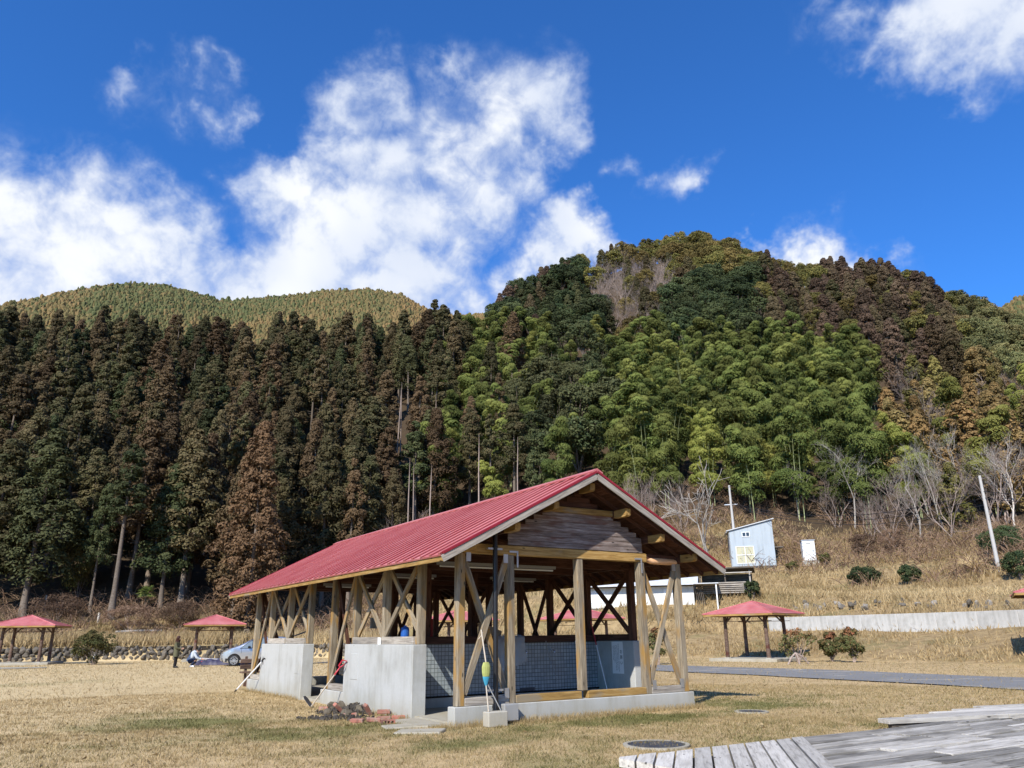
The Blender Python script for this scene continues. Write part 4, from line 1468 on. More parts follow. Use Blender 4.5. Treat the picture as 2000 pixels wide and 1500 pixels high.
# purlins run the whole length and stick out under the gable, ends rounded below
PUR_X = (.125, 1.07, 2.01, XC, W_ - 2.01, W_ - 1.07, W_ - .125)
pur_poly = lambda: [(-.46, -.075), (-.43, -.085), (-.38, -.09), (14.0 - .12, -.09), (14.0 - .12, .06), (-.47, .06), (-.475, -.03)]
for x in PUR_X:
    zc = roof_z(x) - .285 - (.03 if x == XC else 0)
    if x in (.125, W_ - .125):
        zc = 3.10
    M_, L_ = frame((x, -.47, zc), (x, 13.88, zc))
    pm = MB()
    h_, w_ = .075, .058
    pts = [(-L_ / 2, -h_ * .2), (-L_ / 2 + .012, -h_ * .75), (-L_ / 2 + .06, -h_), (L_ / 2, -h_), (L_ / 2, h_), (-L_ / 2, h_)]
    pm.prism([(a, b) for a, b in pts], 1, -w_, w_)
    o = pm.build('purlin', MAT['brown'] if x not in () else MAT['ochre'], SH)
    o.matrix_local = M_
    # the end piece keeps its ochre stain
    M2, L2 = frame((x, -.475, zc), (x, -.08, zc))
    em = MB()
    h2, w2 = .079, .062
    pts = [(-L2 / 2, -h2 * .2), (-L2 / 2 + .012, -h2 * .75), (-L2 / 2 + .06, -h2), (L2 / 2, -h2), (L2 / 2, h2), (-L2 / 2, h2)]
    em.prism(pts, 1, -w2, w2)
    e = em.build('purlin_end', MAT['ochre'], SH)
    e.matrix_local = M2

# gable boards, each clipped by the roof slope
k = 0
z = 3.185
while z < 4.45:
    z1 = z + .108
    run = (roof_z(XC) - .30 - z1) / slope
    xa = max(1.17, XC - run); xb = min(W_ - 1.23, XC + run)
    for y, mt in ((.03 + .004 * (k % 3), MAT['gable'] if z < 3.98 else MAT['brown']), (LEN - .03, MAT['brown'])):
        if xb - xa > .15:
            beam('gable_board', (xa, y, (z + z1) / 2), (xb, y, (z + z1) / 2), .022, .104, mt, SH, ch=.004)
    z = z1; k += 1
beam('collar_beam', (XC - .92, -.005, 3.975), (XC + .92, -.005, 3.975), .05, .12, MAT['ochre'], SH)

# rafters, sheathing, fascias, barge boards
for side in (-1, 1):
    for k in range(33):
        y = ROOF_Y0 + .18 + k * (ROOF_Y1 - ROOF_Y0 - .36) / 32
        a = Vector((XC + side * .03, y, roof_z(XC) - .13)); b = Vector((XC + side * (XC - EAVE_X - .03), y, EAVE_Z - .105))
        beam('rafter', a, b, .045, .085, MAT['brown'], SH, up=(slope * side, 0, 1), ch=.003)
    nb = 18
    for k in range(nb):
        f0, f1 = k / nb, (k + 1) / nb - .002
        xm = XC + side * (XC - EAVE_X) * (f0 + f1) / 2
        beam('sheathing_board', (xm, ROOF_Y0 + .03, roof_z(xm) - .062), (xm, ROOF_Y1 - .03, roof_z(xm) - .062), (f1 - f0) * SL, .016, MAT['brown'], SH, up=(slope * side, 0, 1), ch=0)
    ex = XC + side * (XC - EAVE_X)
    beam('eave_fascia', (ex - side * .012, ROOF_Y0 + .02, EAVE_Z - .085), (ex - side * .012, ROOF_Y1 - .02, EAVE_Z - .085), .024, .115, MAT['ochre'], SH)
    for y, mt in ((ROOF_Y0 - .005, MAT['grey']), (ROOF_Y1 + .005, MAT['grey'])):
        a = Vector((XC, y, RIDGE_Z - .115)); b = Vector((ex + side * .01, y, EAVE_Z - .105))
        q_ = beam('barge_board', a, b, .03, .122, mt, SH, up=(slope * side, 0, 1), ch=.004)
        mm = (b - a).normalized()
        beam('rake_flashing', a + Vector((0, -.005 if y < 0 else .005, .10)), b + Vector((0, -.005 if y < 0 else .005, .10)), .05, .052, MAT['rooftrim'], SH, up=(slope * side, 0, 1), ch=.006)
# roofing: one steel tray after another, a raised seam on each
PITCH = (ROOF_Y1 - ROOF_Y0) / 41
tray = MB()
sx0 = -PITCH / 2 + .06
prof = [(-PITCH / 2, 0), (sx0 - .022, .0), (sx0 - .022, .020), (sx0 - .036, .020), (sx0 - .036, .031), (sx0 + .036, .031), (sx0 + .036, .020), (sx0 + .022, .020), (sx0 + .022, 0), (PITCH * .12, 0), (PITCH * .15, .006), (PITCH * .18, 0), (PITCH / 2, 0)]
va = [(p[0], 0.0, p[1]) for p in prof] + [(p[0], SL + .04, p[1]) for p in prof]
k = len(prof)
tray.add(va, [[i_, i_ + 1, k + i_ + 1, k + i_] for i_ in range(k - 1)])
va2 = [(p[0], SL + .04, p[1]) for p in prof] + [(p[0], SL + .04, -.03) for p in prof]
tray.add(va2, [[i_, i_ + 1, k + i_ + 1, k + i_] for i_ in range(k - 1)])
tme = tray.mesh('roof_panel')
tme.materials.append(MAT['roof'])
for side in (-1, 1):
    for k in range(41):
        y = ROOF_Y0 + (k + .5) * PITCH
        # local x along the ridge, local y down the slope, local z out of the sheet
        dn = Vector((side * math.cos(ang), 0, -math.sin(ang))); nz_ = Vector((side * math.sin(ang), 0, math.cos(ang))); ax = dn.cross(nz_)
        Mx = Matrix(((ax.x, dn.x, nz_.x, XC), (ax.y, dn.y, nz_.y, y), (ax.z, dn.z, nz_.z, RIDGE_Z - .012), (0, 0, 0, 1)))
        mk('roof_panel', tme, None, SH, M=Mx)
rc = MB()
for side in (-1, 1):
    dn = np.array([side * math.cos(ang), 0, -math.sin(ang)]); nn_ = np.array([side * math.sin(ang), 0, math.cos(ang)])
    p0 = np.array([XC, 0, RIDGE_Z + .05]); p1 = p0 + dn * .17 - np.array([0, 0, 0]); p2 = p1 - nn_ * .03
    for y0, y1 in ((ROOF_Y0 - .03, ROOF_Y1 + .03),):
        for a, b in ((p0, p1), (p1, p2)):
            rc.add([a + (0, y0, 0), b + (0, y0, 0), b + (0, y1, 0), a + (0, y1, 0)], [[0, 1, 2, 3] if side > 0 else [3, 2, 1, 0]])
    rc.add([p0 + (0, ROOF_Y0 - .03, 0), p1 + (0, ROOF_Y0 - .03, 0), p2 + (0, ROOF_Y0 - .03, 0), (XC, ROOF_Y0 - .03, RIDGE_Z - .05)], [[0, 1, 2, 3]])
rc.build('ridge_cap', MAT['roof'], SH)

# lamps under the front tie
for xa, xb, y in ((.35, 1.75, 1.40), (1.9, 3.3, 1.40), (.6, 2.0, 4.6), (3.6, 5.0, 4.6), (.6, 2.0, 8.6)):
    l_ = part('lamp_batten', MAT['greybox'], ((xa, y - .04, 2.895), (xb, y + .04, 2.955)))
    MB().tube([(xa + .06, y, 2.865), (xb - .06, y, 2.865)], .017, 8).build('lamp_tube', MAT['tube'], l_, smooth=True)

# tiled wash wall facing the front, with its timber cap and taps
part('wash_wall_base', MAT['conc'], ((.251, 2.90, .0), (W_ - .251, 3.18, .27)))
tw = part('tiled_wall', MAT['tile'], ((.252, 2.94, .29), (W_ - .252, 3.12, 1.355)))
part('trough_edge', MAT['dark'], ((.252, 2.89, .262), (W_ - .252, 2.96, .295)))
beam('wash_wall_cap', (.255, 3.03, 1.43), (W_ - .255, 3.03, 1.43), .26, .145, MAT['brown'], SH)
part('cap_edging', MAT['black'], ((.255, 2.905, 1.338), (W_ - .255, 2.938, 1.372)))


def tap(x, y, z, sgn=-1):
    t_ = MB()
    t_.tube([(x, y, z), (x, y + sgn * .07, z), (x, y + sgn * .12, z - .005), (x, y + sgn * .15, z - .05), (x, y + sgn * .15, z - .08)], .013, 8)
    t_.tube([(x, y + sgn * .07, z), (x, y + sgn * .07, z + .05)], .009, 6)
    t_.tube([(x - .035, y + sgn * .07, z + .052), (x + .035, y + sgn * .07, z + .052)], .010, 6)
    t_.tube([(x, y + .001 * sgn, z), (x, y + sgn * .012, z)], .028, 10)
    return t_.build('tap', MAT['chrome'], SH, smooth=True)


for x in (.62, 1.62, 2.55, 3.45, 4.25, 5.1):
    tap(x, 2.94, 1.17)
h_ = MB()
h_.tube([(.62, 2.78, 1.08), (.66, 2.74, .95), (.67, 2.76, .80), (.58, 2.84, .66), (.50, 2.90, .62)], .011, 6)
h_.build('hose', MAT['greybox'], SH, smooth=True)
h_ = MB()
h_.tube([(4.05, 2.86, 1.38), (4.10, 2.84, 1.1), (4.26, 2.84, .7), (4.34, 2.84, .45)], .009, 6)
h_.build('hose', MAT['greybox'], SH, smooth=True)
part('drain_grate', MAT['iron'], ((3.35, 2.925, .30), (3.75, 2.938, .37)))
# long trough down the middle, seen through the side openings
part('trough_wall', MAT['tile'], ((2.86, 3.4, .55), (3.04, 12.2, 1.355)))
part('trough_basin', MAT['tile'], ((2.35, 5.2, .42), (2.858, 11.6, .72)), ((3.042, 5.2, .42), (3.55, 11.6, .72)))
beam('trough_cap', (XC, 3.42, 1.43), (XC, 12.18, 1.43), .24, .145, MAT['brown'], SH)
for y in (5.4, 7.4, 9.4, 11.4):
    part('trough_leg', MAT['conc'], ((2.50, y, .07), (3.40, y + .12, .42)))
for y in (6.0, 7.0, 8.0, 9.0, 10.0):
    t_ = MB()
    t_.tube([(2.86, y, 1.15), (2.77, y, 1.15), (2.71, y, 1.11), (2.71, y, 1.07)], .014, 8)
    t_.tube([(2.79, y - .035, 1.20), (2.79, y + .035, 1.20)], .010, 6)
    t_.build('tap', MAT['chrome'], SH, smooth=True)
part('switch_box', MAT['greybox'], ((2.2, 8.9, 1.75), (2.42, 8.98, 2.05)))
part('socket_box', MAT['greybox'], ((-.068, 11.45, .78), (-.06, 11.62, 1.0)))

# black downpipe with clamps in front of the gable
d_ = MB()
d_.tube([(.80, -.09, .02), (.80, -.09, 3.42)], .047, 12)
d_.tube([(.80, -.09, .02), (.80, -.09, .34)], .062, 12)
for z in (.12, .2, .28, 1.9, 3.1):
    d_.tube([(.80, -.09, z), (.80, -.09, z + .035)], .068 if z < 1 else .056, 12)
dp = d_.build('downpipe', MAT['black'], SH, smooth=False)
for z in (.55, 3.06):
    c_ = MB()
    c_.tube([(.80, -.09, z), (.80, -.09, z + .045)], .046, 12)
    c_.box((.64, -.10, z + .005), (.96, -.08, z + .04))
    c_.box((.66, -.085, z + .01), (.69, .0, z + .035))
    c_.box((.91, -.085, z + .01), (.94, .0, z + .035))
    c_.build('pipe_clamp', MAT['steel'], dp)
mbx = part('meter_box', MAT['greybox'], ((.93, -.17, .04), (1.24, -.002, .335)), ch=.012)
part('lid', MAT['greybox'], ((.945, -.182, .06), (1.225, -.171, .315)), parent=mbx, ch=.004)

# notice on the inner face of the right wall
nt_ = thing('notice', 'white paper notice with vertical black writing on the concrete wall inside the shelter', 'sign', tuple(B(W_ - .2525, 2.16, .98)), BYAW + R(-90))
part('sheet', MAT['paper'], ((-.20, -.002, -.36), (.20, .002, .36)), parent=nt_)
for k, ch in enumerate('お願い'):
    cu = bpy.data.curves.new('title_character', 'FONT')
    cu.body = ch
    cu.size = .095
    cu.align_x = 'CENTER'
    cu.fill_mode = 'FRONT'
    cu.materials.append(MAT['ink'])
    tmp_ = bpy.data.objects.new('title_character', cu)
    me_ = bpy.data.meshes.new_from_object(tmp_)
    bpy.data.objects.remove(tmp_)
    if not me_.materials:
        me_.materials.append(MAT['ink'])
    o = mk('title_character', me_, None, nt_)
    o.location = (.135, -.004, .10 - k * .125)
    o.rotation_euler = (R(90), 0, 0)
g = np.random.default_rng(12)
tm_ = MB()
for col_ in range(5):
    x = .045 - col_ * .048
    z = .31 - (.04 if col_ else .0)
    stop = (-.30, -.27, -.29, -.12, .0)[col_] if col_ < 4 else -.05
    while z > stop:
        hh = g.uniform(.016, .024)
        for _ in range(3):
            a = g.uniform(-.011, .011); b = g.uniform(0, hh)
            if g.uniform() < .5:
                tm_.box((x - .011, -.0032, z - b - .002), (x + .011, -.0026, z - b + .002))
            else:
                tm_.box((x + a - .002, -.0032, z - hh), (x + a + .002, -.0026, z))
        z -= hh + .008
tm_.build('body_writing', MAT['ink'], nt_)

# ------------------------------------------------------------------ things in and around the shelter
ob = MB(); ob.lathe([(0, 0), (.085, 0), (.09, .02), (.09, .16), (.075, .20), (.03, .215), (.03, .235), (0, .235)], 16)
tag(ob.build('jerry_can', MAT['bluecan'], loc=tuple(B(.46, 3.03, 1.503)), smooth=False), 'blue plastic canister standing on the wash wall cap by the corner', 'canister')
rb = thing('red_cabinet', 'red steel cabinet behind the wash wall', 'cabinet', tuple(B(1.9, 4.9, 1.06)), BYAW)
part('body', MAT['redbox'], ((-.16, -.12, 0), (.16, .12, .86)), parent=rb, ch=.01)
part('door', MAT['redbox'], ((-.14, -.132, .04), (.14, -.121, .82)), parent=rb, ch=.004)
part('stand', MAT['black'], ((-.12, -.1, -.99), (-.09, .1, 0)), ((.09, -.1, -.99), (.12, .1, 0)), parent=rb)
# crumpled clear plastic sheet hanging over the cap
pf_ = MB()
nu, nv_ = 14, 18
g = np.random.default_rng(4)
U, V = np.meshgrid(np.linspace(0, 1, nu), np.linspace(0, 1, nv_))
X = 2.62 + U * .82 + V * (-.05 + .12 * U) - .12 * (1 - V) * (U - .5)
Zt = np.where(V < .18, 1.51 - .02 * V, 1.52 - (V - .18) * (1.02 - .30 * U))
Yt = np.where(V < .18, 3.14 - V / .18 * .26, 2.87 - .03 * np.sin(U * 15 + V * 3) - .05 * np.abs(np.sin(U * 6.3 + 1)))
Yt = np.minimum(Yt, np.where(V < .18, Yt, 2.885)) - np.where(V > .18, np.abs(g.normal(0, .012, U.shape)), 0)
Zt = Zt + np.where(V < .18, .004 + np.abs(g.normal(0, .012, U.shape)), 0)
vi = np.stack([X, Yt, Zt], -1).reshape(-1, 3)
wv = np.array([B(p[0], p[1], p[2]) for p in vi])
i = np.arange(nv_ - 1)[:, None] * nu; j = np.arange(nu - 1)[None]
pf_.add(wv, np.stack([i + j, i + j + 1, i + nu + j + 1, i + nu + j], -1).reshape(-1, 4))
tag(pf_.build('plastic_sheet', MAT['plastic_film'], smooth=True), 'crumpled clear plastic sheet hanging over the tiled wash wall', 'plastic sheet')
# torn cardboard piece on the cap
cb = MB()
cb.prism([(0, 0), (.62, 0), (.66, .10), (.42, .20), (.05, .30)], 1, -.004, .004)
tag(cb.build('cardboard_piece', plain('cardboard', (.36, .25, .15), .9, .1, 0, .3), loc=tuple(B(2.30, 3.06, 1.505)), rot=(R(-12), 0, BYAW)), 'torn brown cardboard piece propped on the wash wall cap', 'cardboard')
# two squeegee rods leaning on the wash wall
for x, m_, lab, red in ((4.93, 'whitestick', 'thin green tipped stick leaning on the tiled wall', 0), (5.36, 'whitestick', 'floor squeegee with white and red shaft leaning beside the notice', 1)):
    sq = thing('mop_stick' if not red else 'floor_squeegee', lab, 'tool', tuple(B(x, 2.2 if red else 2.45, .072)), BYAW)
    top = (.04, .62 if red else .46, 1.75 if red else 1.30)
    MB().tube([(0, 0, .02), np.array(top) * .68, ] if red else [(0, 0, .02), top], .013, 8).build('shaft', MAT[m_], sq)
    if red:
        MB().tube([np.array(top) * .68, top], .015, 8).build('grip', MAT['redbox'], sq)
        MB().box((-.16, -.02, 0), (.16, .02, .05)).build('blade', MAT['iron'], sq)
    else:
        MB().tube([(0, 0, .0), (.002, .02, .06)], .022, 8).build('tip', MAT['bristle_g'], sq)

# broom standing against the front brace on a concrete block
blk = MB().box((0, 0, 0), (.40, .20, .25), ch=.015)
tag(blk.build('concrete_block', MAT['slab'], loc=tuple(B(.42, -.46, 0)), rot=(0, 0, BYAW)), 'low concrete block at the foot of the black downpipe', 'block')
br = thing('broom', 'upturned broom with lime and cyan head leaning at the front brace', 'broom', tuple(B(.48, -.36, .25)), BYAW)
MB().tube([(0, 0, .0), (.012, .10, .42)], .012, 6).build('shaft', MAT['stick'], br)
MB().tube([(.26, .0, .0), (.05, .11, .44)], .010, 6).build('wire_prop', MAT['greybox'], br)
hb = MB()
hb.lathe([(.012, 0), (.035, .05), (.068, .14), (.07, .17)], 12, mi=0)
hb.build('head_cap', MAT['bristle_b'], br, loc=(.012, .10, .40)).scale = (1, .4, 1)
hb = MB()
hb.lathe([(.07, 0), (.085, .06), (.088, .16), (.06, .235), (0, .24)], 12)
hb.build('bristles', MAT['bristle_g'], br, loc=(.012, .10, .571)).scale = (1, .45, 1)
MB().tube([(.012, .105, .80), (.03, .30, 1.36)], .013, 6).build('handle', MAT['stick'], br)
MB().tube([(-.04, .28, 1.20), (.03, .27, 1.28), (.06, .30, 1.32)], .008, 5).build('hook', MAT['stick'], br)

# shovel with a red D grip against the near side wall
sv = thing('shovel', 'shovel with white shaft and red handle leaning at the side wall', 'shovel', tuple(B(-.62, 5.55, .02)), BYAW)
p0, p1 = np.array([0, 0, .0]), np.array([.50, -.62, .98])
MB().tube([p0, p1 * .72], .017, 8).build('shaft', MAT['stick'], sv)
m_ = MB(); m_.tube([p1 * .70, p1 * .86, p1 * .90 + (-.04, .05, 0), p1 + (-.03, .05, .02), p1 + (.03, -.05, .0), p1 * .90 + (.03, -.05, 0), p1 * .86], .018, 8)
m_.build('grip', MAT['redgrip'], sv, smooth=True)
m_ = MB(); m_.prism([(-.10, 0), (.10, 0), (.11, -.20), (.06, -.27), (-.06, -.27), (-.11, -.20)], 2, -.004, .004)
o = m_.build('blade', MAT['iron'], sv, loc=(0, .0, .02), rot=(R(-50), 0, R(-130)))
# white stick with black crook at the far wall
sv = thing('walking_stick', 'white stick with black crook leaning at the far concrete wall', 'stick', tuple(B(-.55, 12.5, .0)), BYAW)
p1 = np.array([.46, -.95, .86])
MB().tube([p1 * .08, p1], .022, 8).build('shaft', MAT['whitestick'], sv)
MB().tube([(0, 0, 0), p1 * .09], .024, 8).build('tip', MAT['black'], sv)
m_ = MB(); m_.tube([p1, p1 + (.02, -.05, .07), p1 + (.05, -.16, .09), p1 + (.04, -.24, .07)], .028, 8)
m_.build('crook', MAT['black'], sv, smooth=True)

# bench beyond the far corner
bn = thing('bench', 'dark wooden bench beyond the far corner post of the shelter', 'bench', tuple(B(.75, 14.6, 0)), BYAW)
for x in (-.35, .95):
    beam('leg', (x, .05, 0), (x, .05, .42), .09, .09, MAT['gazpost'], bn, up=(0, 1, 0))
    beam('leg', (x, .42, 0), (x, .46, .95), .08, .06, MAT['gazpost'], bn, up=(0, 1, 0))
for k in range(3):
    beam('seat_slat', (-.55, .08 + k * .15, .455), (1.15, .08 + k * .15, .455), .13, .05, MAT['gazpost'], bn)
for k in range(2):
    beam('back_slat', (-.55, .40, .62 + k * .18), (1.15, .40, .62 + k * .18), .035, .14, MAT['gazpost'], bn)

# loose bricks, stones and ash of a dismantled fire ring
def brickmat(name, c1, c2):
    m, nt, b = newmat(name, .9, .2)
    v = coords(nt, 'Object', (1, 1, 1), True)
    n1_ = noise(nt, v, 9, 5, .65); n2_ = noise(nt, v, 60, 3)
    c = mixc(nt, mapr(nt, n1_, .42, .66), c1, c2)
    c = mixc(nt, mth(nt, 'MULTIPLY', mapr(nt, noise(nt, v, 4, 4), .5, .7), .7), c, (.07, .06, .055))
    setc(nt, b, c); bump(nt, b, n2_, .5, .004)
    return m


MAT['brick'] = brickmat('red_brick', (.38, .15, .11), (.34, .235, .19))
MAT['brickd'] = brickmat('sooty_brick', (.30, .135, .10), (.26, .21, .17))


def brick_mesh(holes):
    m = MB()
    if not holes:
        m.box((-.11, -.05, -.033), (.11, .05, .033), ch=.008)
    else:       # three cells run through the brick
        for x0, x1 in ((-.11, -.085), (-.035, -.02), (.02, .035), (.085, .11)):
            m.box((x0, -.05, -.0331), (x1, .05, .0331))
        m.box((-.11, -.0502, .018), (.11, .0502, .0335)); m.box((-.11, -.0502, -.0335), (.11, .0502, -.018))
    return m.mesh('brick')


BM = [brick_mesh(False), brick_mesh(True)]
for b_ in BM:
    b_.materials.append(MAT['brick'])
pile = [  # photograph x, y, lift, yaw, pitch, roll, hollow, sooty
    (684, 1397, .0, 20, 0, 0, 0, 0, 'pale red brick lying flat at the near left edge of the rubble heap'), (697, 1409, 0, -10, 0, 3, 0, 0, 'red brick lying flat between the ash and the tilted tile'),
    (729, 1408, .01, 12, 6, 0, 0, 0, 'red brick lying in front of the rubble heap, third from the concrete corner'), (749, 1398, .07, 8, 0, 0, 0, 1, 'grey red brick resting on another by the concrete wall'),
    (750, 1404, .0, 8, 0, 0, 0, 1, 'sooty brick under the grey red one by the wall'), (757, 1411, .0, 25, 0, 0, 1, 0, 'hollow brick lying nearest to the camera with its holes showing'),
    (778, 1402, .0, 15, 0, 0, 0, 0, 'red brick at the right end of the rubble heap by the wall corner'), (715, 1371, .20, -18, -14, 8, 0, 0, 'red brick tipped on top of the rubble heap'),
    (708, 1378, .10, -12, 4, 14, 0, 1, 'soot stained brick just below the topmost one'), (694, 1379, .06, 80, 12, 30, 0, 1, 'dark brick end poking out of the heap top'),
    (660, 1392, .09, 50, 38, 20, 0, 0, 'bright red brick tilted up at the left of the heap'), (649, 1380, .03, 70, 0, 0, 1, 0, 'hollow brick at the back left with two round holes'),
    (673, 1379, .05, 10, 8, 4, 0, 0, 'flat red brick lying across the back of the heap'), (634, 1384, .0, -25, 0, 0, 0, 0, 'red brick half sunk in the turf left of the heap'),
    (717, 1397, .10, 60, 50, 20, 0, 1, 'round edged brown brick standing on its end in the heap')]
for px, py, lift, yw, pt, rl, hol, soot, lab in pile:
    p = gnd(px, py + 3)
    o = mk('brick', BM[hol], None, None, (p[0], p[1], .034 + lift), (R(rl), R(pt), R(yw)))
    o.scale = (1.15, 1.15, 1.15)
    o.material_slots[0].link = 'OBJECT'; o.material_slots[0].material = MAT['brickd' if soot else 'brick']
    tag(o, lab, 'brick', 'loose bricks by the side wall')


def rock_mesh(seed, n=3):
    g = np.random.default_rng(seed)
    import bmesh
    bm = bmesh.new()
    bmesh.ops.create_icosphere(bm, subdivisions=2, radius=1)
    k = g.normal(0, 1, (5, 3))
    for v in bm.verts:
        c = np.array(v.co)
        s = 1 + .13 * math.sin(c @ k[0] * 1.6 + seed) + .10 * math.sin(c @ k[1] * 2.7) + .05 * g.normal()
        for q_ in range(3):           # a few broken flats
            t_ = c @ unit(k[2 + q_])
            if t_ > .55:
                s *= .55 / t_
        v.co = Vector(c * s)
    me = bpy.data.meshes.new('stone')
    bm.to_mesh(me); bm.free()
    return me


ROCK = [rock_mesh(s_) for s_ in range(6)]
for r_ in ROCK:
    r_.materials.append(MAT['stone'])
g = np.random.default_rng(31)
for k, (px, py, sz) in enumerate([(640, 1396, .10), (683, 1400, .13), (673, 1398, .09), (700, 1392, .12), (712, 1388, .13), (725, 1386, .12), (735, 1390, .12), (690, 1388, .12), (650, 1388, .12), (720, 1378, .10), (741, 1383, .10), (668, 1386, .12), (703, 1384, .14), (728, 1378, .09), (655, 1402, .07), (690, 1412, .05)]):
    p = gnd(px, py)
    o = mk('stone', ROCK[k % 6], None, None, (p[0], p[1], sz * .35 + (.06 if py < 1392 else 0)), tuple(g.uniform(0, 6, 3)))
    o.scale = (sz, sz * .85, sz * .7)
    tag(o, 'smoke blackened stone in the rubble heap beside the side wall', 'stone', 'stones of the rubble heap')
ash = MB()
n = 900
c0 = gnd(705, 1390); c1 = gnd(655, 1404)
t = g.uniform(0, 1, n) < .68
cx = np.where(t, c0[0], c1[0]) + g.normal(0, 1, n) * np.where(t, .42, .30); cy = np.where(t, c0[1], c1[1]) + g.normal(0, 1, n) * np.where(t, .30, .16)
hz = np.where(t, .16 * np.exp(-((cx - c0[0]) / .45) ** 2 - ((cy - c0[1]) / .35) ** 2), .01)
for a, b_, c_ in zip(cx, cy, hz * g.uniform(0, 1, n)):
    sz = g.uniform(.012, .045)
    Mr = (Euler(tuple(g.uniform(0, 3, 3))).to_matrix().to_4x4())
    Mr.translation = (a, b_, c_ + sz * .3)
    ash.box((-sz, -sz * .6, -sz * .35), (sz, sz * .6, sz * .35), M=Mr)
chm = plain('charred_wood_and_ash', (.075, .066, .058), .95, .1, 0, .8)
tag(ash.build('ash_and_char', chm), 'black charcoal and grey ash scattered round the rubble heap', 'ash', kind='stuff')
# flat paving slabs
for k, (px, py, wx, wy, rz, lab) in enumerate([(783, 1421, .62, .42, 20, 'mossy flat slab nearest the concrete corner'), (806, 1420, .55, .38, 8, 'middle flat slab in front of the side opening'), (820, 1431, .78, .46, -8, 'front flat slab with a shadowed edge in the turf'), (822, 1413, .5, .3, 14, 'small flat slab close to the threshold')]):
    p = gnd(px, py)
    o = MB().box((-wx / 2, -wy / 2, -.03), (wx / 2, wy / 2, .035), ch=.012).build('paving_slab', MAT['slab'], loc=(p[0], p[1], .0), rot=(R(1.5), R(-1), R(rz)))
    tag(o, lab, 'slab', 'flat slabs by the side opening')
# manhole covers
for px, py, r_, lab in ((1282, 1457, .40, 'round dark iron manhole cover in front of the wooden step'), (1468, 1391.5, .26, 'small round iron cover in the turf right of the shelter')):
    p = gnd(px, py)
    mh = thing('manhole', lab, 'manhole', (p[0], p[1], 0))
    m_ = MB(); m_.lathe([(r_ + .005, -.05), (r_ + .005, .028), (r_ + .07, .028), (r_ + .07, -.05)], 40)
    m_.build('rim', MAT['slab'], mh)
    m_ = MB(); m_.lathe([(r_, -.02), (r_, .024), (r_ - .03, .024), (r_ - .035, .018), (.0, .018)], 40)
    for k in range(-4, 5):
        for k2 in range(-4, 5):
            x, y = k * r_ / 5, k2 * r_ / 5
            if math.hypot(x, y) < r_ * .85:
                m_.box((x - .018, y - .018, .015), (x + .018, y + .018, .025))
    m_.build('cover', MAT['iron'], mh)

# ------------------------------------------------------------------ gazebos
def gazebo(x, y, phi, label, z0=None):
    z0 = gz(x, y) if z0 is None else z0
    t = thing('gazebo', label, 'gazebo', (x, y, z0), phi, 'red roofed gazebos round the lawn')
    part('slab', MAT['slab'], ((-2.0, -2.0, -1.4), (2.0, 2.0, .16)), parent=t, ch=.02)
    s = 1.2
    for sx in (-1, 1):
        for sy in (-1, 1):
            m = MB()
            m.tube([(sx * s * 1.02, sy * s * 1.02, .15), (sx * s, sy * s, 2.42)], [.115, .095], 10)
            m.build('post', MAT['gazpost'], t)
            m = MB(); m.box((sx * s * 1.02 - .14, sy * s * 1.02 - .14, .1), (sx * s * 1.02 + .14, sy * s * 1.02 + .14, .20), ch=.02); m.build('post_base', MAT['slab'], t)
            beam('knee_brace', (sx * s, sy * s, 2.02), (sx * (s - .42), sy * s, 2.42), .07, .08, MAT['gazpost'], t)
            beam('knee_brace', (sx * s, sy * s, 2.02), (sx * s, sy * (s - .42), 2.42), .07, .08, MAT['gazpost'], t)
    for q_ in (-1, 1):
        beam('ring_beam', (-1.75, q_ * s, 2.47), (1.75, q_ * s, 2.47), .10, .12, MAT['gazpost'], t)
        beam('ring_beam', (q_ * s, -1.74, 2.46), (q_ * s, 1.74, 2.46), .098, .12, MAT['gazpost'], t)
        beam('tie_rod', (-1.6, q_ * s, 2.14), (1.6, q_ * s, 2.14), .03, .03, MAT['gazpost'], t)
    E_, Z0, Z1 = 2.12, 2.52, 3.24
    for k in range(4):
        a = k * math.pi / 2
        c, s_ = math.cos(a), math.sin(a)
        rot = lambda p: (p[0] * c - p[1] * s_, p[0] * s_ + p[1] * c, p[2])
        m = MB()
        n = 8
        for q_ in range(n):       # lapped courses
            f0, f1 = q_ / n, (q_ + 1) / n
            e0, e1 = E_ * (1 - f0), E_ * (1 - f1)
            za, zb = Z0 + (Z1 - Z0) * f0, Z0 + (Z1 - Z0) * f1
            m.add([rot((-e0, -e0, za + .018)), rot((e0, -e0, za + .018)), rot((e1, -e1, zb)), rot((-e1, -e1, zb))], [[0, 1, 2, 3]])
            m.add([rot((-e0, -e0, za)), rot((e0, -e0, za)), rot((e0, -e0, za + .018)), rot((-e0, -e0, za + .018))], [[0, 1, 2, 3]])
        m.build('roof_panel', MAT['roof'], t)
        m = MB(); m.tube([rot((-E_ - .01, -E_ - .01, Z0 + .02)), rot((0, 0, Z1 + .015))], .035, 6); m.build('hip_cap', MAT['roof'], t)
        beam('fascia', rot((-E_ + .04, -E_ + .02, Z0 - .055)), rot((E_ - .04, -E_ + .02, Z0 - .055)), .025, .11, MAT['ochre'], t)
        m = MB(); m.add([rot((-E_ + .03, -E_ + .03, Z0 - .02)), rot((E_ - .03, -E_ + .03, Z0 - .02)), rot((0, 0, Z1 - .03))], [[0, 2, 1]]); m.build('soffit', MAT['brown'], t)
    return t


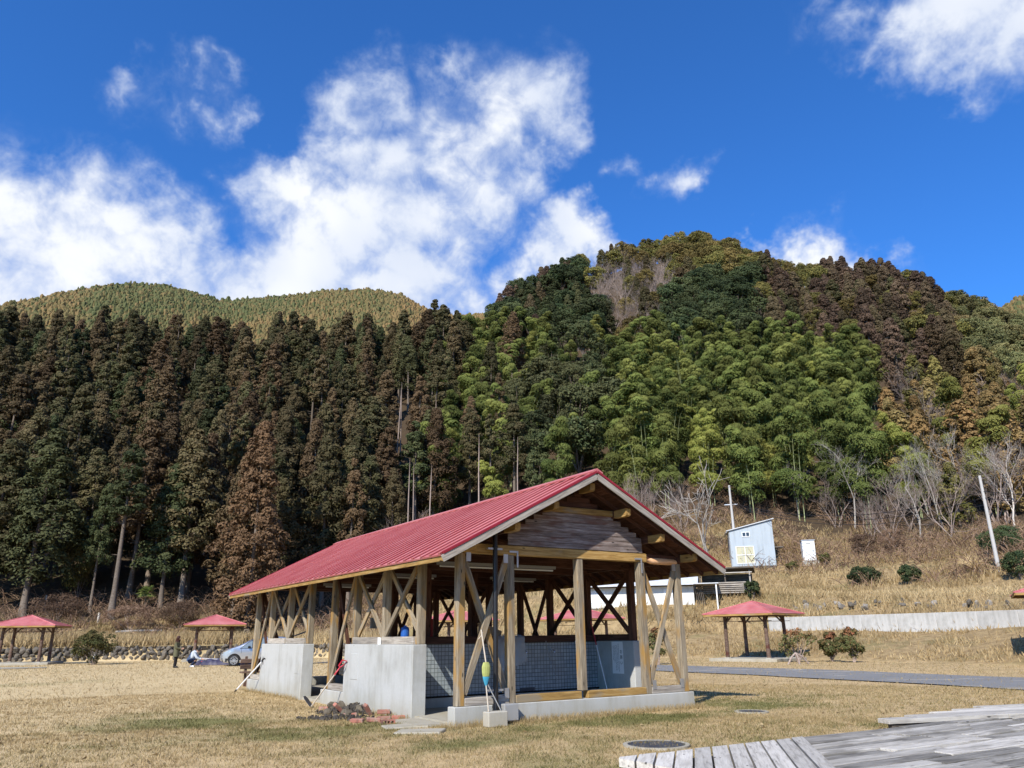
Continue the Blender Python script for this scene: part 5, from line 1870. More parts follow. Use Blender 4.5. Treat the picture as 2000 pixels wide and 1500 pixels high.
p = gnd(1481, 1290.5); gazebo(p[0], p[1], R(-42), 'red roofed gazebo on four posts across the road right of the shelter')
p = gnd(45, 1298.5); gazebo(p[0], p[1], R(16), 'red roofed gazebo at the left edge before the stone wall')
p = gnd(413, 1291); gazebo(p[0], p[1], R(21), 'red roofed gazebo behind the two people and the car')
p = at_d(1135, 1240, 54); gazebo(p[0], p[1], R(40), 'red roofed gazebo seen through the right half of the shelter', 0.0)
p = at_d(893, 1240, 55); gazebo(p[0], p[1], R(30), 'red roofed gazebo half hidden behind the wash wall and front posts', 0.0)
p = at_d(2105, 1240, 43); gazebo(p[0], p[1], R(-30), 'gazebo of which only a red roof corner shows at the right edge')

# ------------------------------------------------------------------ terrace walls
def offset_line(s_off, i0, i1, t0=0.0, t1=1.0):
    """foot polyline pushed up the slope by s_off (mitred)"""
    P = FOOT
    nrm = []
    for a, b in zip(P[:-1], P[1:]):
        d = (b - a) / np.linalg.norm(b - a)
        nrm.append(np.array([-d[1], d[0]]))
    out = []
    for k in range(i0, i1 + 1):
        n0, n1 = nrm[max(k - 1, 0)], nrm[min(k, len(nrm) - 1)]
        m = (n0 + n1); m /= (m @ n0)
        out.append(P[k] + m * s_off)
    return np.array(out)


def walk(P, step_):
    L = np.concatenate([[0], np.cumsum(np.linalg.norm(np.diff(P, axis=0), axis=1))])
    t = np.arange(0, L[-1], step_)
    return np.stack([np.interp(t, L, P[:, 0]), np.interp(t, L, P[:, 1])], -1)


# concrete retaining wall right of the middle
rwall = thing('retaining_wall', 'long low concrete retaining wall on the bank right of the gazebo', 'wall', (0, 0, 0))
P = offset_line(7.0, 6, 9)
P[0] = P[0] + (P[1] - P[0]) * .12
W = walk(P, 2.4)
for a, b in zip(W[:-1], W[1:]):
    d = (b - a) / np.linalg.norm(b - a); nrm_ = np.array([-d[1], d[0]])
    mid = (a + b) / 2
    zl, zh = 1.62, 2.42
    M_, L_ = frame((a[0], a[1], 0), (b[0], b[1], 0))
    m = MB().box((-L_ / 2 + .006, -.06, zl - .5), (L_ / 2 - .006, .20, zh + .09), ch=.015)
    o = m.build('wall_panel', MAT['conc2'], rwall)
    o.matrix_local = M_
# rubble stone wall in the terrace above it
rub = thing('rubble_wall', 'tumbled field stone wall half buried in dry grass above the concrete wall', 'wall', (0, 0, 0))
g = np.random.default_rng(71)
for pt in walk(offset_line(11.2, 6, 8), .42):
    th = math.degrees(math.atan2(pt[0], pt[1]))
    if not 19 < th < 34:
        continue
    for row in range(2):
        if g.uniform() < (.5 if row == 0 else .75):
            continue
        q_ = pt + g.normal(0, .45, 2)
        o = mk('stone', ROCK[g.integers(6)], None, rub, (q_[0], q_[1], gz(*q_) + .06 + row * .26), tuple(g.uniform(0, 6, 3)))
        sz = g.uniform(.13, .26)
        o.scale = (sz * 1.2, sz, sz * .8)
        o.material_slots[0].link = 'OBJECT'; o.material_slots[0].material = MAT['stonel' if g.uniform() < .3 else 'stone']
# dry stone wall at the left edge of the lawn
sw = thing('stone_wall', 'low dark dry stone wall along the left edge of the lawn', 'wall', (0, 0, 0))
n_st = 0
Wl = np.array([(-52, 53.6), (-45, 57), (-20, 67), (-12.5, 63.4)])
cw = MB()
for a, b in zip(Wl[:-1], Wl[1:]):
    d_ = unit(b - a); nn_ = np.array([-d_[1], d_[0]])
    a2, b2 = a + nn_ * .12, b + nn_ * .12
    cw.add([(*a2, -.1), (*b2, -.1), (*(b2 + nn_ * .30), 1.02), (*(a2 + nn_ * .30), 1.02), (*(b2 + nn_ * .8), 1.04), (*(a2 + nn_ * .8), 1.04)], [[0, 1, 2, 3], [3, 2, 4, 5]])
cw.build('earth_core', plain('dark_earth', (.045, .036, .027), .95, .1, 0, .5), sw)
for pt in walk(np.array([(-52, 53.6), (-45, 57), (-20, 67), (-12.5, 63.4)]), .46):
    for row in range(3):
        if g.uniform() < .04:
            continue
        sz = g.uniform(.20, .29)
        d = np.array([.93, .37]); q_ = pt + d * (row % 2) * .22 + g.normal(0, .03, 2) + np.array([-.37, .93]) * (.05 + row * .13)
        o = mk('stone', ROCK[g.integers(6)], None, sw, (q_[0], q_[1], .16 + row * .34 + g.normal(0, .02)), (g.uniform(0, 6), g.uniform(0, 6), g.uniform(0, 6)))
        o.scale = (sz * 1.1, sz, sz * .9)

# ------------------------------------------------------------------ sheds on the terraces
def tinmat(name, col):
    m, nt, b = newmat(name, .55, .4)
    v = coords(nt, 'Object', (1, 1, 1))
    n_ = noise(nt, coords(nt, 'Object', (3, 3, .35)), 1.2, 5, .6)
    c = mixc(nt, mth(nt, 'MULTIPLY', mapr(nt, n_, .45, .7), .6), col, tuple(x * .72 for x in col))
    setc(nt, b, c)
    wv = nd(nt, 'ShaderNodeTexWave', i_Scale=3.2, bands_direction='X')
    nt.links.new(v, wv.inputs[0])
    bump(nt, b, wv.outputs[1], .25, .02)
    return m


MAT['tin'] = tinmat('pale_blue_sheet_steel', (.37, .42, .46))
MAT['whitewall'] = concrete('white_rendered_wall', (.70, .70, .66), (.50, .47, .40), .6)
MAT['tinroof'] = tinmat('light_grey_roof_steel', (.56, .58, .60))
MAT['curtain'] = plain('yellow_curtain', (.50, .48, .34), .8, .2, 0, .25)
MAT['oldwood'] = wood('old_shed_wood', (.03, .026, .022), (.10, .085, .07), (.22, .19, .16))
MAT['pole'] = concrete('concrete_pole', (.46, .45, .43), (.33, .31, .29), .6)


def faced(px, py, d, extra=0.0):
    """ground point met by a view ray (near distance d), and the yaw that faces the camera"""
    p_ = hit(px, py)
    if abs(math.hypot(p_[0], p_[1]) - d) > 12:
        p_ = at_d(px, py, d)

    return p_, math.atan2(-p_[0], p_[1]) * 1.0 + extra


p, yw = faced(1474, 1110, 75, R(5))
zb = p[2]
sd = thing('tin_shed', 'pale blue sheet steel shed with slanting roof on the upper terrace', 'shed', (p[0], p[1], zb + .30), yw)
sd.scale = (math.hypot(p[0], p[1]) / 75,) * 3
m = MB(); m.prism([(-1.95, -1.2), (1.95, -1.2), (1.95, 4.05), (-1.95, 3.15)], 1, 0, 3.2); m.build('wall', MAT['tin'], sd)
M_ = Matrix.Rotation(-math.atan2(.9, 3.9), 4, 'Y')
m = MB(); m.box((-2.25, -.18, 0), (2.2, 3.4, .07), M=Matrix.Translation((0, 0, 3.63)) @ M_); m.build('roof', MAT['tinroof'], sd)
for (xa, xb, za, zb_, cur) in ((-1.5, .12, .15, 1.72, True), (-.82, -.12, 2.58, 3.02, False)):
    w = MB(); t_ = .05
    w.box((xa, -.05, za), (xb, -.001, za + t_)); w.box((xa, -.05, zb_ - t_), (xb, -.001, zb_))
    w.box((xa, -.05, za + t_ + .001), (xa + t_, -.001, zb_ - t_ - .001)); w.box((xb - t_, -.05, za + t_ + .001), (xb, -.001, zb_ - t_ - .001))
    xm = (xa + xb) / 2
    w.box((xm - .03, -.045, za + t_ + .001), (xm + .03, -.002, zb_ - t_ - .001))
    if cur:
        zm = (za + zb_) / 2
        w.box((xa + t_, -.044, zm - .03), (xm - .031, -.002, zm + .03)); w.box((xm + .031, -.044, zm - .03), (xb - t_, -.002, zm + .03))
    wf = w.build('window', MAT['whitepaint'], sd)
    for k, (q0, q1) in enumerate(((xa + .05, xm - .03), (xm + .03, xb - .05))):
        if cur:
            for r0_, r1_ in ((za + .05, (za + zb_) / 2 - .03), ((za + zb_) / 2 + .03, zb_ - .05)):
                c_ = MB()
                nf = 14
                xs = np.linspace(q0, q1, nf)
                ys = np.where(np.arange(nf) % 2, -.006, -.022)
                v = [(x, y, r0_) for x, y in zip(xs, ys)] + [(x, y, r1_) for x, y in zip(xs, ys)]
                c_.add(v, [[i_, i_ + 1, nf + i_ + 1, nf + i_] for i_ in range(nf - 1)])
                c_.build('pane', MAT['curtain'], wf)
        else:
            MB().box((q0, -.02, za + .05), (q1, -.004, zb_ - .05)).build('pane', MAT['glass'], wf)
m = MB(); m.box((1.96, .3, 1.55), (2.75, 1.3, 1.66)); m.build('side_canopy', MAT['oldwood'], sd)
for x in np.arange(-1.9, 1.95, .475):      # sheet laps
    zt = 3.15 + (x + 1.95) / 3.9 * .9 - .02
    m = MB(); m.box((x - .012, -.014, -.05), (x + .012, -.0005, zt)); m.build('sheet_lap', MAT['tin'], sd)
m = MB(); m.tube([(-2.22, -.22, 3.02), (-2.22, 3.42, 3.02)], .05, 8); m.build('gutter', MAT['greybox'], sd)
m = MB(); m.tube([(-2.0, -.06, 3.0), (-2.0, -.06, -.1)], .03, 8); m.build('drain_pipe', MAT['greybox'], sd)
m = MB(); m.box((-1.9, -.12, -.35), (1.9, -.002, -.08)); m.build('sill_beam', MAT['oldwood'], sd)

p, yw = faced(1584, 1104, 76, R(10))
wb = thing('white_cabin', 'narrow white cabin like an outdoor toilet on the upper terrace', 'cabin', (p[0], p[1], p[2] + .22), yw)
wb.scale = (math.hypot(p[0], p[1]) / 76,) * 3
part('body', MAT['whitepaint'], ((-.55, 0, .2), (.55, .9, 2.0)), parent=wb, ch=.02)
part('base', MAT['slab'], ((-.72, -.18, -1.2), (.72, 1.05, .19)), parent=wb)
part('roof', MAT['steel'], ((-.60, -.06, 2.002), (.60, .96, 2.07)), parent=wb)
dr_ = part('door', MAT['whitepaint'], ((-.46, -.022, .25), (.46, -.001, 1.92)), parent=wb, ch=.004)
part('handle', MAT['black'], ((.34, -.05, 1.02), (.38, -.023, 1.16)), parent=dr_)
part('vent', MAT['greybox'], ((-.2, -.028, 1.7), (.2, -.023, 1.8)), parent=dr_)

p, yw = faced(1245, 1183, 66, R(-6))
hs = thing('white_outbuilding', 'long white outbuilding with pale metal roof behind the shelter', 'building', (p[0], p[1], p[2]), yw)
hs.scale = (math.hypot(p[0], p[1]) / 66,) * 3
part('wall', MAT['whitewall'], ((-4.9, 0, -.15), (4.6, 4.5, 1.75)), parent=hs)
part('foundation', MAT['stone'], ((-4.95, -.08, -2.0), (4.65, 4.5, -.152)), parent=hs)
m = MB(); m.prism([(-.75, 1.52), (-.75, 1.60), (2.3, 2.75), (5.2, 1.7), (5.2, 1.6), (2.3, 2.62)], 0, -5.3, 5.0); m.build('roof', MAT['tinroof'], hs)
part('eave_board', MAT['oldwood'], ((-4.9, -.04, 1.45), (4.6, -.002, 1.6)), parent=hs)
for xa, xb in ((-3.9, -2.6), (-.4, .6), (2.2, 3.2)):
    w = part('shutter', MAT['whitepaint'], ((xa, -.03, .25), (xb, -.004, 1.25)), parent=hs, ch=.005)
part('lean_to_roof', MAT['tinroof'], ((4.65, -.9, 1.55), (6.6, 2.2, 1.62)), parent=hs)
for x in (6.4,):
    beam('lean_to_post', (x, -.75, -1.6), (x, -.75, 1.54), .10, .10, MAT['whitepaint'], hs, up=(0, 1, 0))
for k in range(5):
    beam('leaning_pole', (4.9 + k * .16, -.35, -.9), (4.75 + k * .13, -.05, 1.2), .05, .05, MAT['oldwood'], hs, up=(0, 1, 0))

p, yw = faced(1420, 1168, 65, R(-4))
ws = thing('wood_store', 'dark open shed stacked with long weathered poles', 'shed', (p[0], p[1], p[2] + .35), yw)
ws.scale = (math.hypot(p[0], p[1]) / 65,) * 3
for x in (-1.95, 0, 1.9):
    beam('post', (x, 0, -1.2), (x, 0, 1.75), .11, .11, MAT['oldwood'] if x < 1 else MAT['barkpale'], ws, up=(0, 1, 0))
    beam('post', (x, 1.8, -1.2), (x, 1.8, 1.55), .11, .11, MAT['oldwood'], ws, up=(0, 1, 0))
m = MB(); m.box((-2.3, -.5, 0), (2.25, 2.2, .09), M=Matrix.Translation((0, 0, 1.86)) @ Matrix.Rotation(R(-5), 4, 'X')); m.build('roof', MAT['oldwood'], ws)
part('back_wall', MAT['oldwood'], ((-2.0, 1.86, -1.2), (2.0, 1.9, 1.6)), parent=ws)
for k in range(6):
    z = .05 + k * .155
    beam('stacked_pole', (-2.35 + .2 * (k % 2), -.10, z), (2.05 - .1 * (k % 3), -.10, z + .01), .10, .10, MAT['grey'], ws, ch=.03)
    beam('stacked_pole', (-2.15 - .1 * (k % 2), .25, z), (2.15, .25, z), .10, .10, MAT['grey'], ws, ch=.03)
part('rafters', MAT['barkpale'], ((-2.2, -.4, 1.55), (2.1, -.34, 1.61)), parent=ws)

# ------------------------------------------------------------------ utility poles and wires
def upole(px, ptop, d, label, arm):
    top = at_d(px, ptop, d)
    z0 = gz(top[0], top[1])
    t = thing('utility_pole', label, 'pole', (top[0], top[1], z0))
    h = top[2] - z0
    MB().tube([(0, 0, -.5), (0, 0, h)], [.15, .10], 14).build('shaft', MAT['pole'], t)
    if arm:
        yw = math.atan2(-top[0], top[1])
        o = MB().box((-.65, -.04, h * .74), (.65, .04, h * .74 + .07)).build('crossarm', MAT['steel'], t, rot=(0, 0, yw))
    m = MB()
    for k in range(5):
        m.tube([(-.17, 0, h * (.25 + .1 * k)), (.17, 0, h * (.25 + .1 * k))], .012, 5)
    m.build('step_bolts', MAT['steel'], t)
    return t, top


pa, ta = upole(1424, 948, 80, 'concrete utility pole with crossarm behind the tin shed', True)
pb, tb_ = upole(1913, 929, 68, 'plain concrete utility pole at the right edge of the slope', False)
tl = at_d(1180, 1010, 95); tr_ = at_d(2150, 955, 60)
wz = lambda t, dz: np.array([t[0], t[1], t[2] - dz])
for k, (a, b, sag) in enumerate([(wz(ta, 1.75), wz(tb_, 1.2), 1.6), (wz(ta, 1.85), wz(tb_, 1.7), 1.7), (wz(ta, 2.0), wz(tb_, 2.2), 1.75), (tl, wz(ta, 1.75), .6), (tl - (0, 0, .6), wz(ta, 1.9), .7), (wz(tb_, 1.2), tr_, .3), (wz(tb_, 1.7), tr_ - (0, 0, .6), .3)]):
    t = np.linspace(0, 1, 16)
    P = a[None] + (b - a)[None] * t[:, None]
    P[:, 2] -= sag * 4 * t * (1 - t)
    o = MB().tube(P, .022, 5).build('overhead_wire', MAT['black'])
    tag(o, 'black overhead wire strung between the two utility poles' if k < 3 else ('black overhead wire running left from the shed pole' if k < 5 else 'black overhead wire leaving the right pole'), 'wire', 'wires between the poles' if k < 3 else ('wires left of the shed pole' if k < 5 else 'wires right of the right pole'))

# ------------------------------------------------------------------ shrubs and single plants
def shrub(px, py, w, h, mat, label, seed, K=40, leaf=(.16, .09), redtop=False, stems=6, group=None, d=None, n=60, name='shrub', topvar=None):
    p_ = hit(px, py) if d is None else at_d(px, py, d)
    z0 = gz(p_[0], p_[1])
    g = np.random.default_rng(seed)
    t = thing(name, label, 'shrub', (p_[0], p_[1], z0), 0, group)
    dd = unit(g.normal(0, 1, (K, 3)) + np.array([0, 0, .3]))
    cen = dd * g.uniform(.4, 1, (K, 1)) ** .5 * np.array([w * .42, w * .42, h * .40]) + np.array([0, 0, h * .55])
    cv = np.clip(g.normal(.3, .2, K), 0, 1)
    if redtop:
        cv = np.where(cen[:, 2] > h * .74, g.uniform(.2, .9, K), g.uniform(0, .2, K))
    cr = MB()
    leaf_clumps(cr, cen, g.uniform(.13, .22, K) * (w + h) / 2 * .9, n, leaf[0], leaf[1], g, (1, 1, .85), .2, .4, cv, .4, dd)
    cr.build('crown', mat, t)
    sm = MB()
    for k in range(stems):
        q_ = cen[g.integers(K)]
        sm.tube([(g.normal(0, .05), g.normal(0, .05), -.1), q_ * np.array([.5, .5, .6]), q_], [.03, .02, .008], 4, cap=False)
    sm.build('stem', MAT['barktwig'], t)
    return t


shrub(1690, 1141, 2.9, 1.35, MAT['shrub'], 'wide dark green shrub on the terrace, left of two', 1, 60)
shrub(1780, 1140, 1.9, 1.45, MAT['shrub'], 'round dark green shrub on the terrace, right of two', 2, 45)
shrub(1994, 1132, 2.2, 1.9, MAT['shrub'], 'dark green bushy shrub cut by the right edge', 3, 50)
shrub(1626, 1291, 1.1, 1.5, MAT['redleaf'], 'left of two upright shrubs with red tips beyond the road', 4, 34, redtop=True, d=46)
shrub(1667, 1290, 1.2, 1.8, MAT['redleaf'], 'right of two upright shrubs with red tips beyond the road', 5, 36, redtop=True, d=45)
shrub(1560, 1290, 1.9, 1.7, MAT['redleaf'], 'thin reddish shrub beside the right gazebo', 6, 30, redtop=True, d=45, n=28)
shrub(182, 1298, 2.9, 2.1, MAT['bushmix'], 'round green and rust bush before the stone wall', 7, 60, d=60)
shrub(1960, 1080, 4.0, 2.0, MAT['shrub'], 'dark bush at the foot of the right utility pole', 8, 60)
shrub(1690, 1085, 2.6, 2.0, MAT['brush'], 'purple brown leafless bush above the terrace shrubs', 9, 50, (.22, .04), n=70)
shrub(1745, 1080, 3.0, 2.2, MAT['brush'], 'tangled brown bush right of the purple one', 10, 50, (.22, .04), n=70)
shrub(1612, 1105, 1.0, 1.2, MAT['bushmix'], 'small yellowish bush right of the white cabin', 11, 24)
shrub(1548, 1115, 1.2, .9, MAT['bushmix'], 'low brownish bush between the shed and the cabin', 12, 24)
shrub(1470, 1165, 1.3, 1.5, MAT['shrub'], 'dark green bush at the end of the wood store', 13, 30, d=66)
shrub(1285, 1290, .9, 1.8, MAT['redleaf'], 'slim red shrub seen between the front right posts', 14, 24, redtop=True, d=42, n=40)
shrub(250, 1235, 5.0, 2.2, MAT['brush'], 'dark bramble mound on the left bank below the tall trunks', 15, 60, (.3, .035), n=80)
shrub(110, 1215, 5.5, 2.4, MAT['brush'], 'brown bramble mound on the bank behind the left gazebo', 16, 60, (.3, .035), n=80)
shrub(350, 1225, 4.5, 2.2, MAT['brush'], 'brown bramble mound behind the gazebo by the car', 17, 60, (.3, .035), n=80)
shrub(150, 1170, 3.5, 7.5, MAT['bushmix'], 'young green conifer leaning out of the dark wood', 18, 90, (.3, .12))
# palm on the bank
p = hit(283, 1185)
pl = thing('palm', 'small fan palm at the edge of the dark wood', 'palm', tuple(p))
MB().tube([(0, 0, -.3), (.05, 0, 1.2)], [.14, .11], 8).build('trunk', MAT['bark'], pl)
g = np.random.default_rng(81)
fr = MB(); dr = MB()
for k in range(26):
    a = g.uniform(0, 6.28); el = g.uniform(-.2, 1.3); L = g.uniform(.8, 1.2)
    base = np.array([.05, 0, 1.2]); d = np.array([math.cos(a) * math.cos(el), math.sin(a) * math.cos(el), math.sin(el)])
    hub = base + d * L * .55
    for b in np.linspace(-1.1, 1.1, 9):
        side = unit(np.cross(d, [0, 0, 1.0]))
        dd = unit(d * math.cos(b) + side * math.sin(b) + np.array([0, 0, -.15]))
        up_ = unit(np.cross(dd, side + .3 * d))
        w = np.cross(dd, up_) * .03
        tip = hub + dd * .62 + np.array([0, 0, -.10])
        fr.add([hub, hub + dd * .3 + w, tip, hub + dd * .3 - w], [[0, 1, 2, 3]], var=g.uniform(0, 1))
    fr.tube([base, hub], [.018, .012], 4, cap=False)
for k in range(10):
    a = g.uniform(0, 6.28)
    dr.tube([(.05, 0, 1.1), (math.cos(a) * .3, math.sin(a) * .3, .9), (math.cos(a) * .38, math.sin(a) * .38, .35)], [.02, .05, .01], 4, cap=False)
fr.build('crown', MAT['palm'], pl); dr.build('dead_fronds', MAT['drygrass'], pl)
# pampas tuft
p = hit(1905, 1118)
tf = MB(); g = np.random.default_rng(82)
for k in range(160):
    a = g.uniform(0, 6.28); L = g.uniform(.9, 1.7); sp = g.uniform(.2, 1.0)
    t = np.linspace(0, 1, 5)
    P = np.stack([np.cos(a) * sp * L * t ** 1.3, np.sin(a) * sp * L * t ** 1.3, L * (t - .55 * sp * t ** 2.2)], -1)
    tf.tube(P, np.linspace(.02, .006, 5), 3, cap=False, var=g.uniform(.5, 1))
tag(tf.build('pampas_tuft', MAT['drygrass'], loc=tuple(p)), 'large arching tuft of pale dry pampas grass on the right slope', 'grass tuft')
# fallen pale log and stakes on the left bank
a, b = hit(225, 1240), hit(315, 1237)
o = MB().tube([a + (0, 0, .25), (a + b) / 2 + (0, 0, .3), b + (0, 0, .25)], [.10, .09, .07], 8).build('fallen_log', MAT['barkpale'])
tag(o, 'pale fallen log lying along the left bank above the tall grass', 'log')
for k, (px, py, h, lab) in enumerate([(191, 1216, .9, 'short pale stump stake on the left bank'), (85, 1190, 1.3, 'leaning dead stem on the left bank'), (178, 1293, .5, 'cut stump by the round bush')]):
    p = hit(px, py)
    o = MB().tube([p + (0, 0, -.2), p + (.1 * k, 0, h)], [.11, .09], 7).build('stump', MAT['barkpale'])
    tag(o, lab, 'stump')
# wooden tree support by the road
p = gnd(1557, 1297)
ts = thing('tree_support', 'low tripod of bent grey poles supporting the thin shrub', 'tree support', (p[0], p[1], 0))
for dx, dy in ((-.52, -.15), (.05, -.25), (.62, .0)):
    MB().tube([(dx, dy, -.05), (dx * .55, dy * .6, .32), (.0, 0.05, .52)], .045, 7).build('pole', MAT['barktwig'], ts)

# ------------------------------------------------------------------ timber decks
dk = thing('wooden_step', 'raised step of pale weathered planks at the bottom edge', 'deck', (0, 0, 0))
pd = np.array([math.sin(R(12.5)), math.cos(R(12.5))]); pn_ = np.array([pd[1], -pd[0]])      # along / across planks
ZT = .20
back0, back1 = gnd(1212, 1478, ZT)[:2], gnd(1545, 1441, ZT)[:2]
front0, front1 = gnd(1213, 1482, ZT)[:2], gnd(1330, 1502, ZT)[:2]
c0 = back0 @ pn_; c1 = back1 @ pn_ + .06
wp = .205
k = 0
c = c0 - .02
g = np.random.default_rng(91)
lin = lambda cc, p0, p1: p0 + (p1 - p0) * ((cc - p0 @ pn_) / ((p1 - p0) @ pn_))
while c < c1 - .05:
    ca, cb = c + .012, min(c + wp - .012, c1 + .1)
    q = [lin(ca, front0, front1), lin(cb, front0, front1), lin(cb, back0, back1), lin(ca, back0, back1)]
    for i_ in (0, 1):
        lim = q[3 - i_] - pd * 3.0
        if q[i_] @ pd < lim @ pd:
            q[i_] = lim
    m = MB()
    cen = sum(q) / 4
    # local frame: X along the plank
    loc = [((p_ - cen) @ pd, -((p_ - cen) @ pn_)) for p_ in q]
    zt = g.normal(0, .004)
    m.prism(loc[::-1], 2, -.085 + zt, zt)
    o = m.build('plank', MAT['deckw'], dk)
    o.matrix_local = Matrix(((pd[0], -pn_[0], 0, cen[0]), (pd[1], -pn_[1], 0, cen[1]), (0, 0, 1, ZT), (0, 0, 0, 1)))
    c += wp
for f in (.35, .85):
    a = back0 + (front0 - back0) * .5 + (front1 - front0) * f * .1; 
bA = lin(c0 + .05, back0, back1) - pd * .12; bB = lin(c1 - .1, back0, back1) - pd * .12
beam('bearer', (bA[0], bA[1], ZT - .14), (bB[0], bB[1], ZT - .14), .09, .10, MAT['deck'], dk)
bA = lin(c0 + .3, back0, back1) - pd * .75; bB = lin(c1 - .1, back0, back1) - pd * .75
beam('bearer', (bA[0], bA[1], ZT - .14), (bB[0], bB[1], ZT - .14), .09, .10, MAT['deck'], dk)

dk2 = thing('plank_terrace', 'broad weathered grey plank terrace at the bottom right', 'deck', (0, 0, 0))
ex_, ey_ = DK_X, DK_Y
org = DK_ORG
rows = 22
bw = .26
for r_ in range(rows):
    yb = -r_ * bw
    x = -.247 * r_
    x += 0
    end = 9.0
    while x < end:
        L = g.uniform(1.1, 2.6)
        x1 = min(x + L, end)
        cen = org + ex_ * (x + x1) / 2 + ey_ * (yb - bw / 2)
        z = .105 + g.normal(0, .010)
        a = np.array([*(cen - ex_ * (x1 - x - .03) / 2), z + g.normal(0, .006)]); b = np.array([*(cen + ex_ * (x1 - x - .03) / 2), z + g.normal(0, .006)])
        tilt = g.normal(0, .03)
        if r_ == 1 and x < .5:
            a[2] += .03
        beam('plank', a, b, bw - .030, .05, MAT['deckw'] if g.uniform() < .16 else MAT['deck'], dk2, up=(math.sin(tilt) * ey_[0], math.sin(tilt) * ey_[1], math.cos(tilt)), ch=.004)
        x = x1
for k in range(7):
    a = org + ex_ * (.3 + k * 1.3); b = a - ey_ * (rows * bw)
    beam('joist', (*a, .03), (*b, .03), .09, .07, MAT['oldwood'], dk2)
# pale raised ledge along the far right of it
dk3 = thing('plank_ledge', 'low pale plank ledge along the far edge of the terrace', 'deck', (0, 0, 0))
a0 = LG_ORG
lx, ly = LG_X, LG_Y
for r_ in range(5):
    x = -.05 + r_ * .75
    while x < 7:
        x1 = min(x + g.uniform(1.6, 3.0), 7)
        a = a0 + lx * x + ly * (r_ * .27 + .13); b = a0 + lx * (x1 - .01) + ly * (r_ * .27 + .13)
        beam('plank', (*a, .15 + g.normal(0, .004)), (*b, .15 + g.normal(0, .004)), .255, .07, MAT['deckw'], dk3, ch=.005)
        x = x1
beam('ledge_bearer', (*(a0 + ly * .08 + lx * .02), .055), (*(a0 + ly * .08 + lx * 7), .055), .10, .11, MAT['oldwood'], dk3)
beam('ledge_bearer', (*(a0 + ly * 1.1 + lx * 2.9), .055), (*(a0 + ly * 1.1 + lx * 7), .055), .08, .11, MAT['oldwood'], dk3)

# ------------------------------------------------------------------ silver car
def carpaint():
    m, nt, b = newmat('silver_car_paint', .28, .5)
    b.inputs['Base Color'].default_value = (.58, .59, .61, 1)
    b.inputs['Metallic'].default_value = .8
    b.inputs['Coat Weight'].default_value = .6
    return m


MAT['car'] = carpaint()
MAT['tyre'] = plain('tyre_rubber', (.018, .018, .02), .8, .3)
MAT['rim'] = plain('alloy_rim', (.62, .63, .65), .3, .5, .8)
MAT['lamp'] = glassy('headlamp_lens', (.62, .65, .68))
pw = gnd(455, 1301.5)
hd = unit(np.array([-.955, -.295]))        # heading of the car's nose
# car frame: x back from the nose, y to the car's left (towards the camera), z up
cx = -hd
cyv = np.array([cx[1], -cx[0]])            # towards the camera
nose = np.array([pw[0], pw[1]]) - cx * .78 - cyv * .76
car = thing('parked_car', 'silver hatchback with doors open parked behind the shelter', 'car', (0, 0, 0))
car.matrix_world = Matrix(((cx[0], -cyv[0], 0, nose[0]), (cx[1], -cyv[1], 0, nose[1]), (0, 0, 1, 0), (0, 0, 0, 1)))
# in this frame y is negative towards the camera
HW = .83


def hwid(x, z):
    w = HW
    if z > .98:
        w -= (z - .98) * .30
    if z < .4:
        w -= (.4 - z) * .15
    if x < .5:
        w -= (.5 - x) ** 2 * 1.1
    if x > 3.8:
        w -= (x - 3.8) ** 2 * .5
    return w


# stations along the car: bottom, sill, shoulder, roof heights
st = np.array([0.0, .08, .25, .5, .8, 1.05, 1.3, 1.6, 1.9, 2.2, 2.6, 3.0, 3.4, 3.75, 4.0, 4.15])
topz = np.interp(st, [0, .08, .25, .5, .8, 1.05, 1.6, 2.0, 2.4, 3.0, 3.5, 3.9, 4.05, 4.15], [.62, .78, .88, .97, 1.06, 1.15, 1.42, 1.56, 1.62, 1.63, 1.60, 1.52, 1.25, .98])
botz = np.interp(st, [0, .25, .5, 3.7, 4.15], [.34, .22, .19, .19, .32])
ring = []
for x, tz, bz in zip(st, topz, botz):
    zs = [bz, bz + .10, .52, .74, min(.96, tz - .08), (min(.96, tz - .08) + tz) / 2, tz - .04, tz]
    row = []
    for z in zs[:-1]:
        row.append((x, -hwid(x, z), z))
    row.append((x, -hwid(x, tz) * .82, tz)); row.append((x, 0, tz + .02)); row.append((x, hwid(x, tz) * .82, tz))
    for z in zs[:-1][::-1]:
        row.append((x, hwid(x, z), z))
    ring.append(row)
nk = len(ring[0])
body = MB()
V = [p_ for row in ring for p_ in row]
F = []
for i_ in range(len(st) - 1):
    for j_ in range(nk - 1):
        F.append([i_ * nk + j_, i_ * nk + j_ + 1, (i_ + 1) * nk + j_ + 1, (i_ + 1) * nk + j_])
    F.append([i_ * nk + nk - 1, i_ * nk, (i_ + 1) * nk, (i_ + 1) * nk + nk - 1])
F.append(list(range(nk))[::-1]); F.append(list(range((len(st) - 1) * nk, len(st) * nk)))
body.add(V, F)
body.build('body', MAT['car'], car, smooth=True)


def side_poly(pts, off, mat, name, parent=car, sides=(-1,)):
    for s_ in sides:
        m = MB()
        v = [(x, s_ * (hwid(x, z) + off), z) for x, z in pts]
        v2 = [(x, s_ * (hwid(x, z) - .02), z) for x, z in pts]
        n_ = len(v)
        m.add(v + v2, [list(range(n_)) if s_ < 0 else list(range(n_))[::-1]] + [[i_, (i_ + 1) % n_, n_ + (i_ + 1) % n_, n_ + i_] for i_ in range(n_)])
        o = m.build(name, mat, parent)
    return o


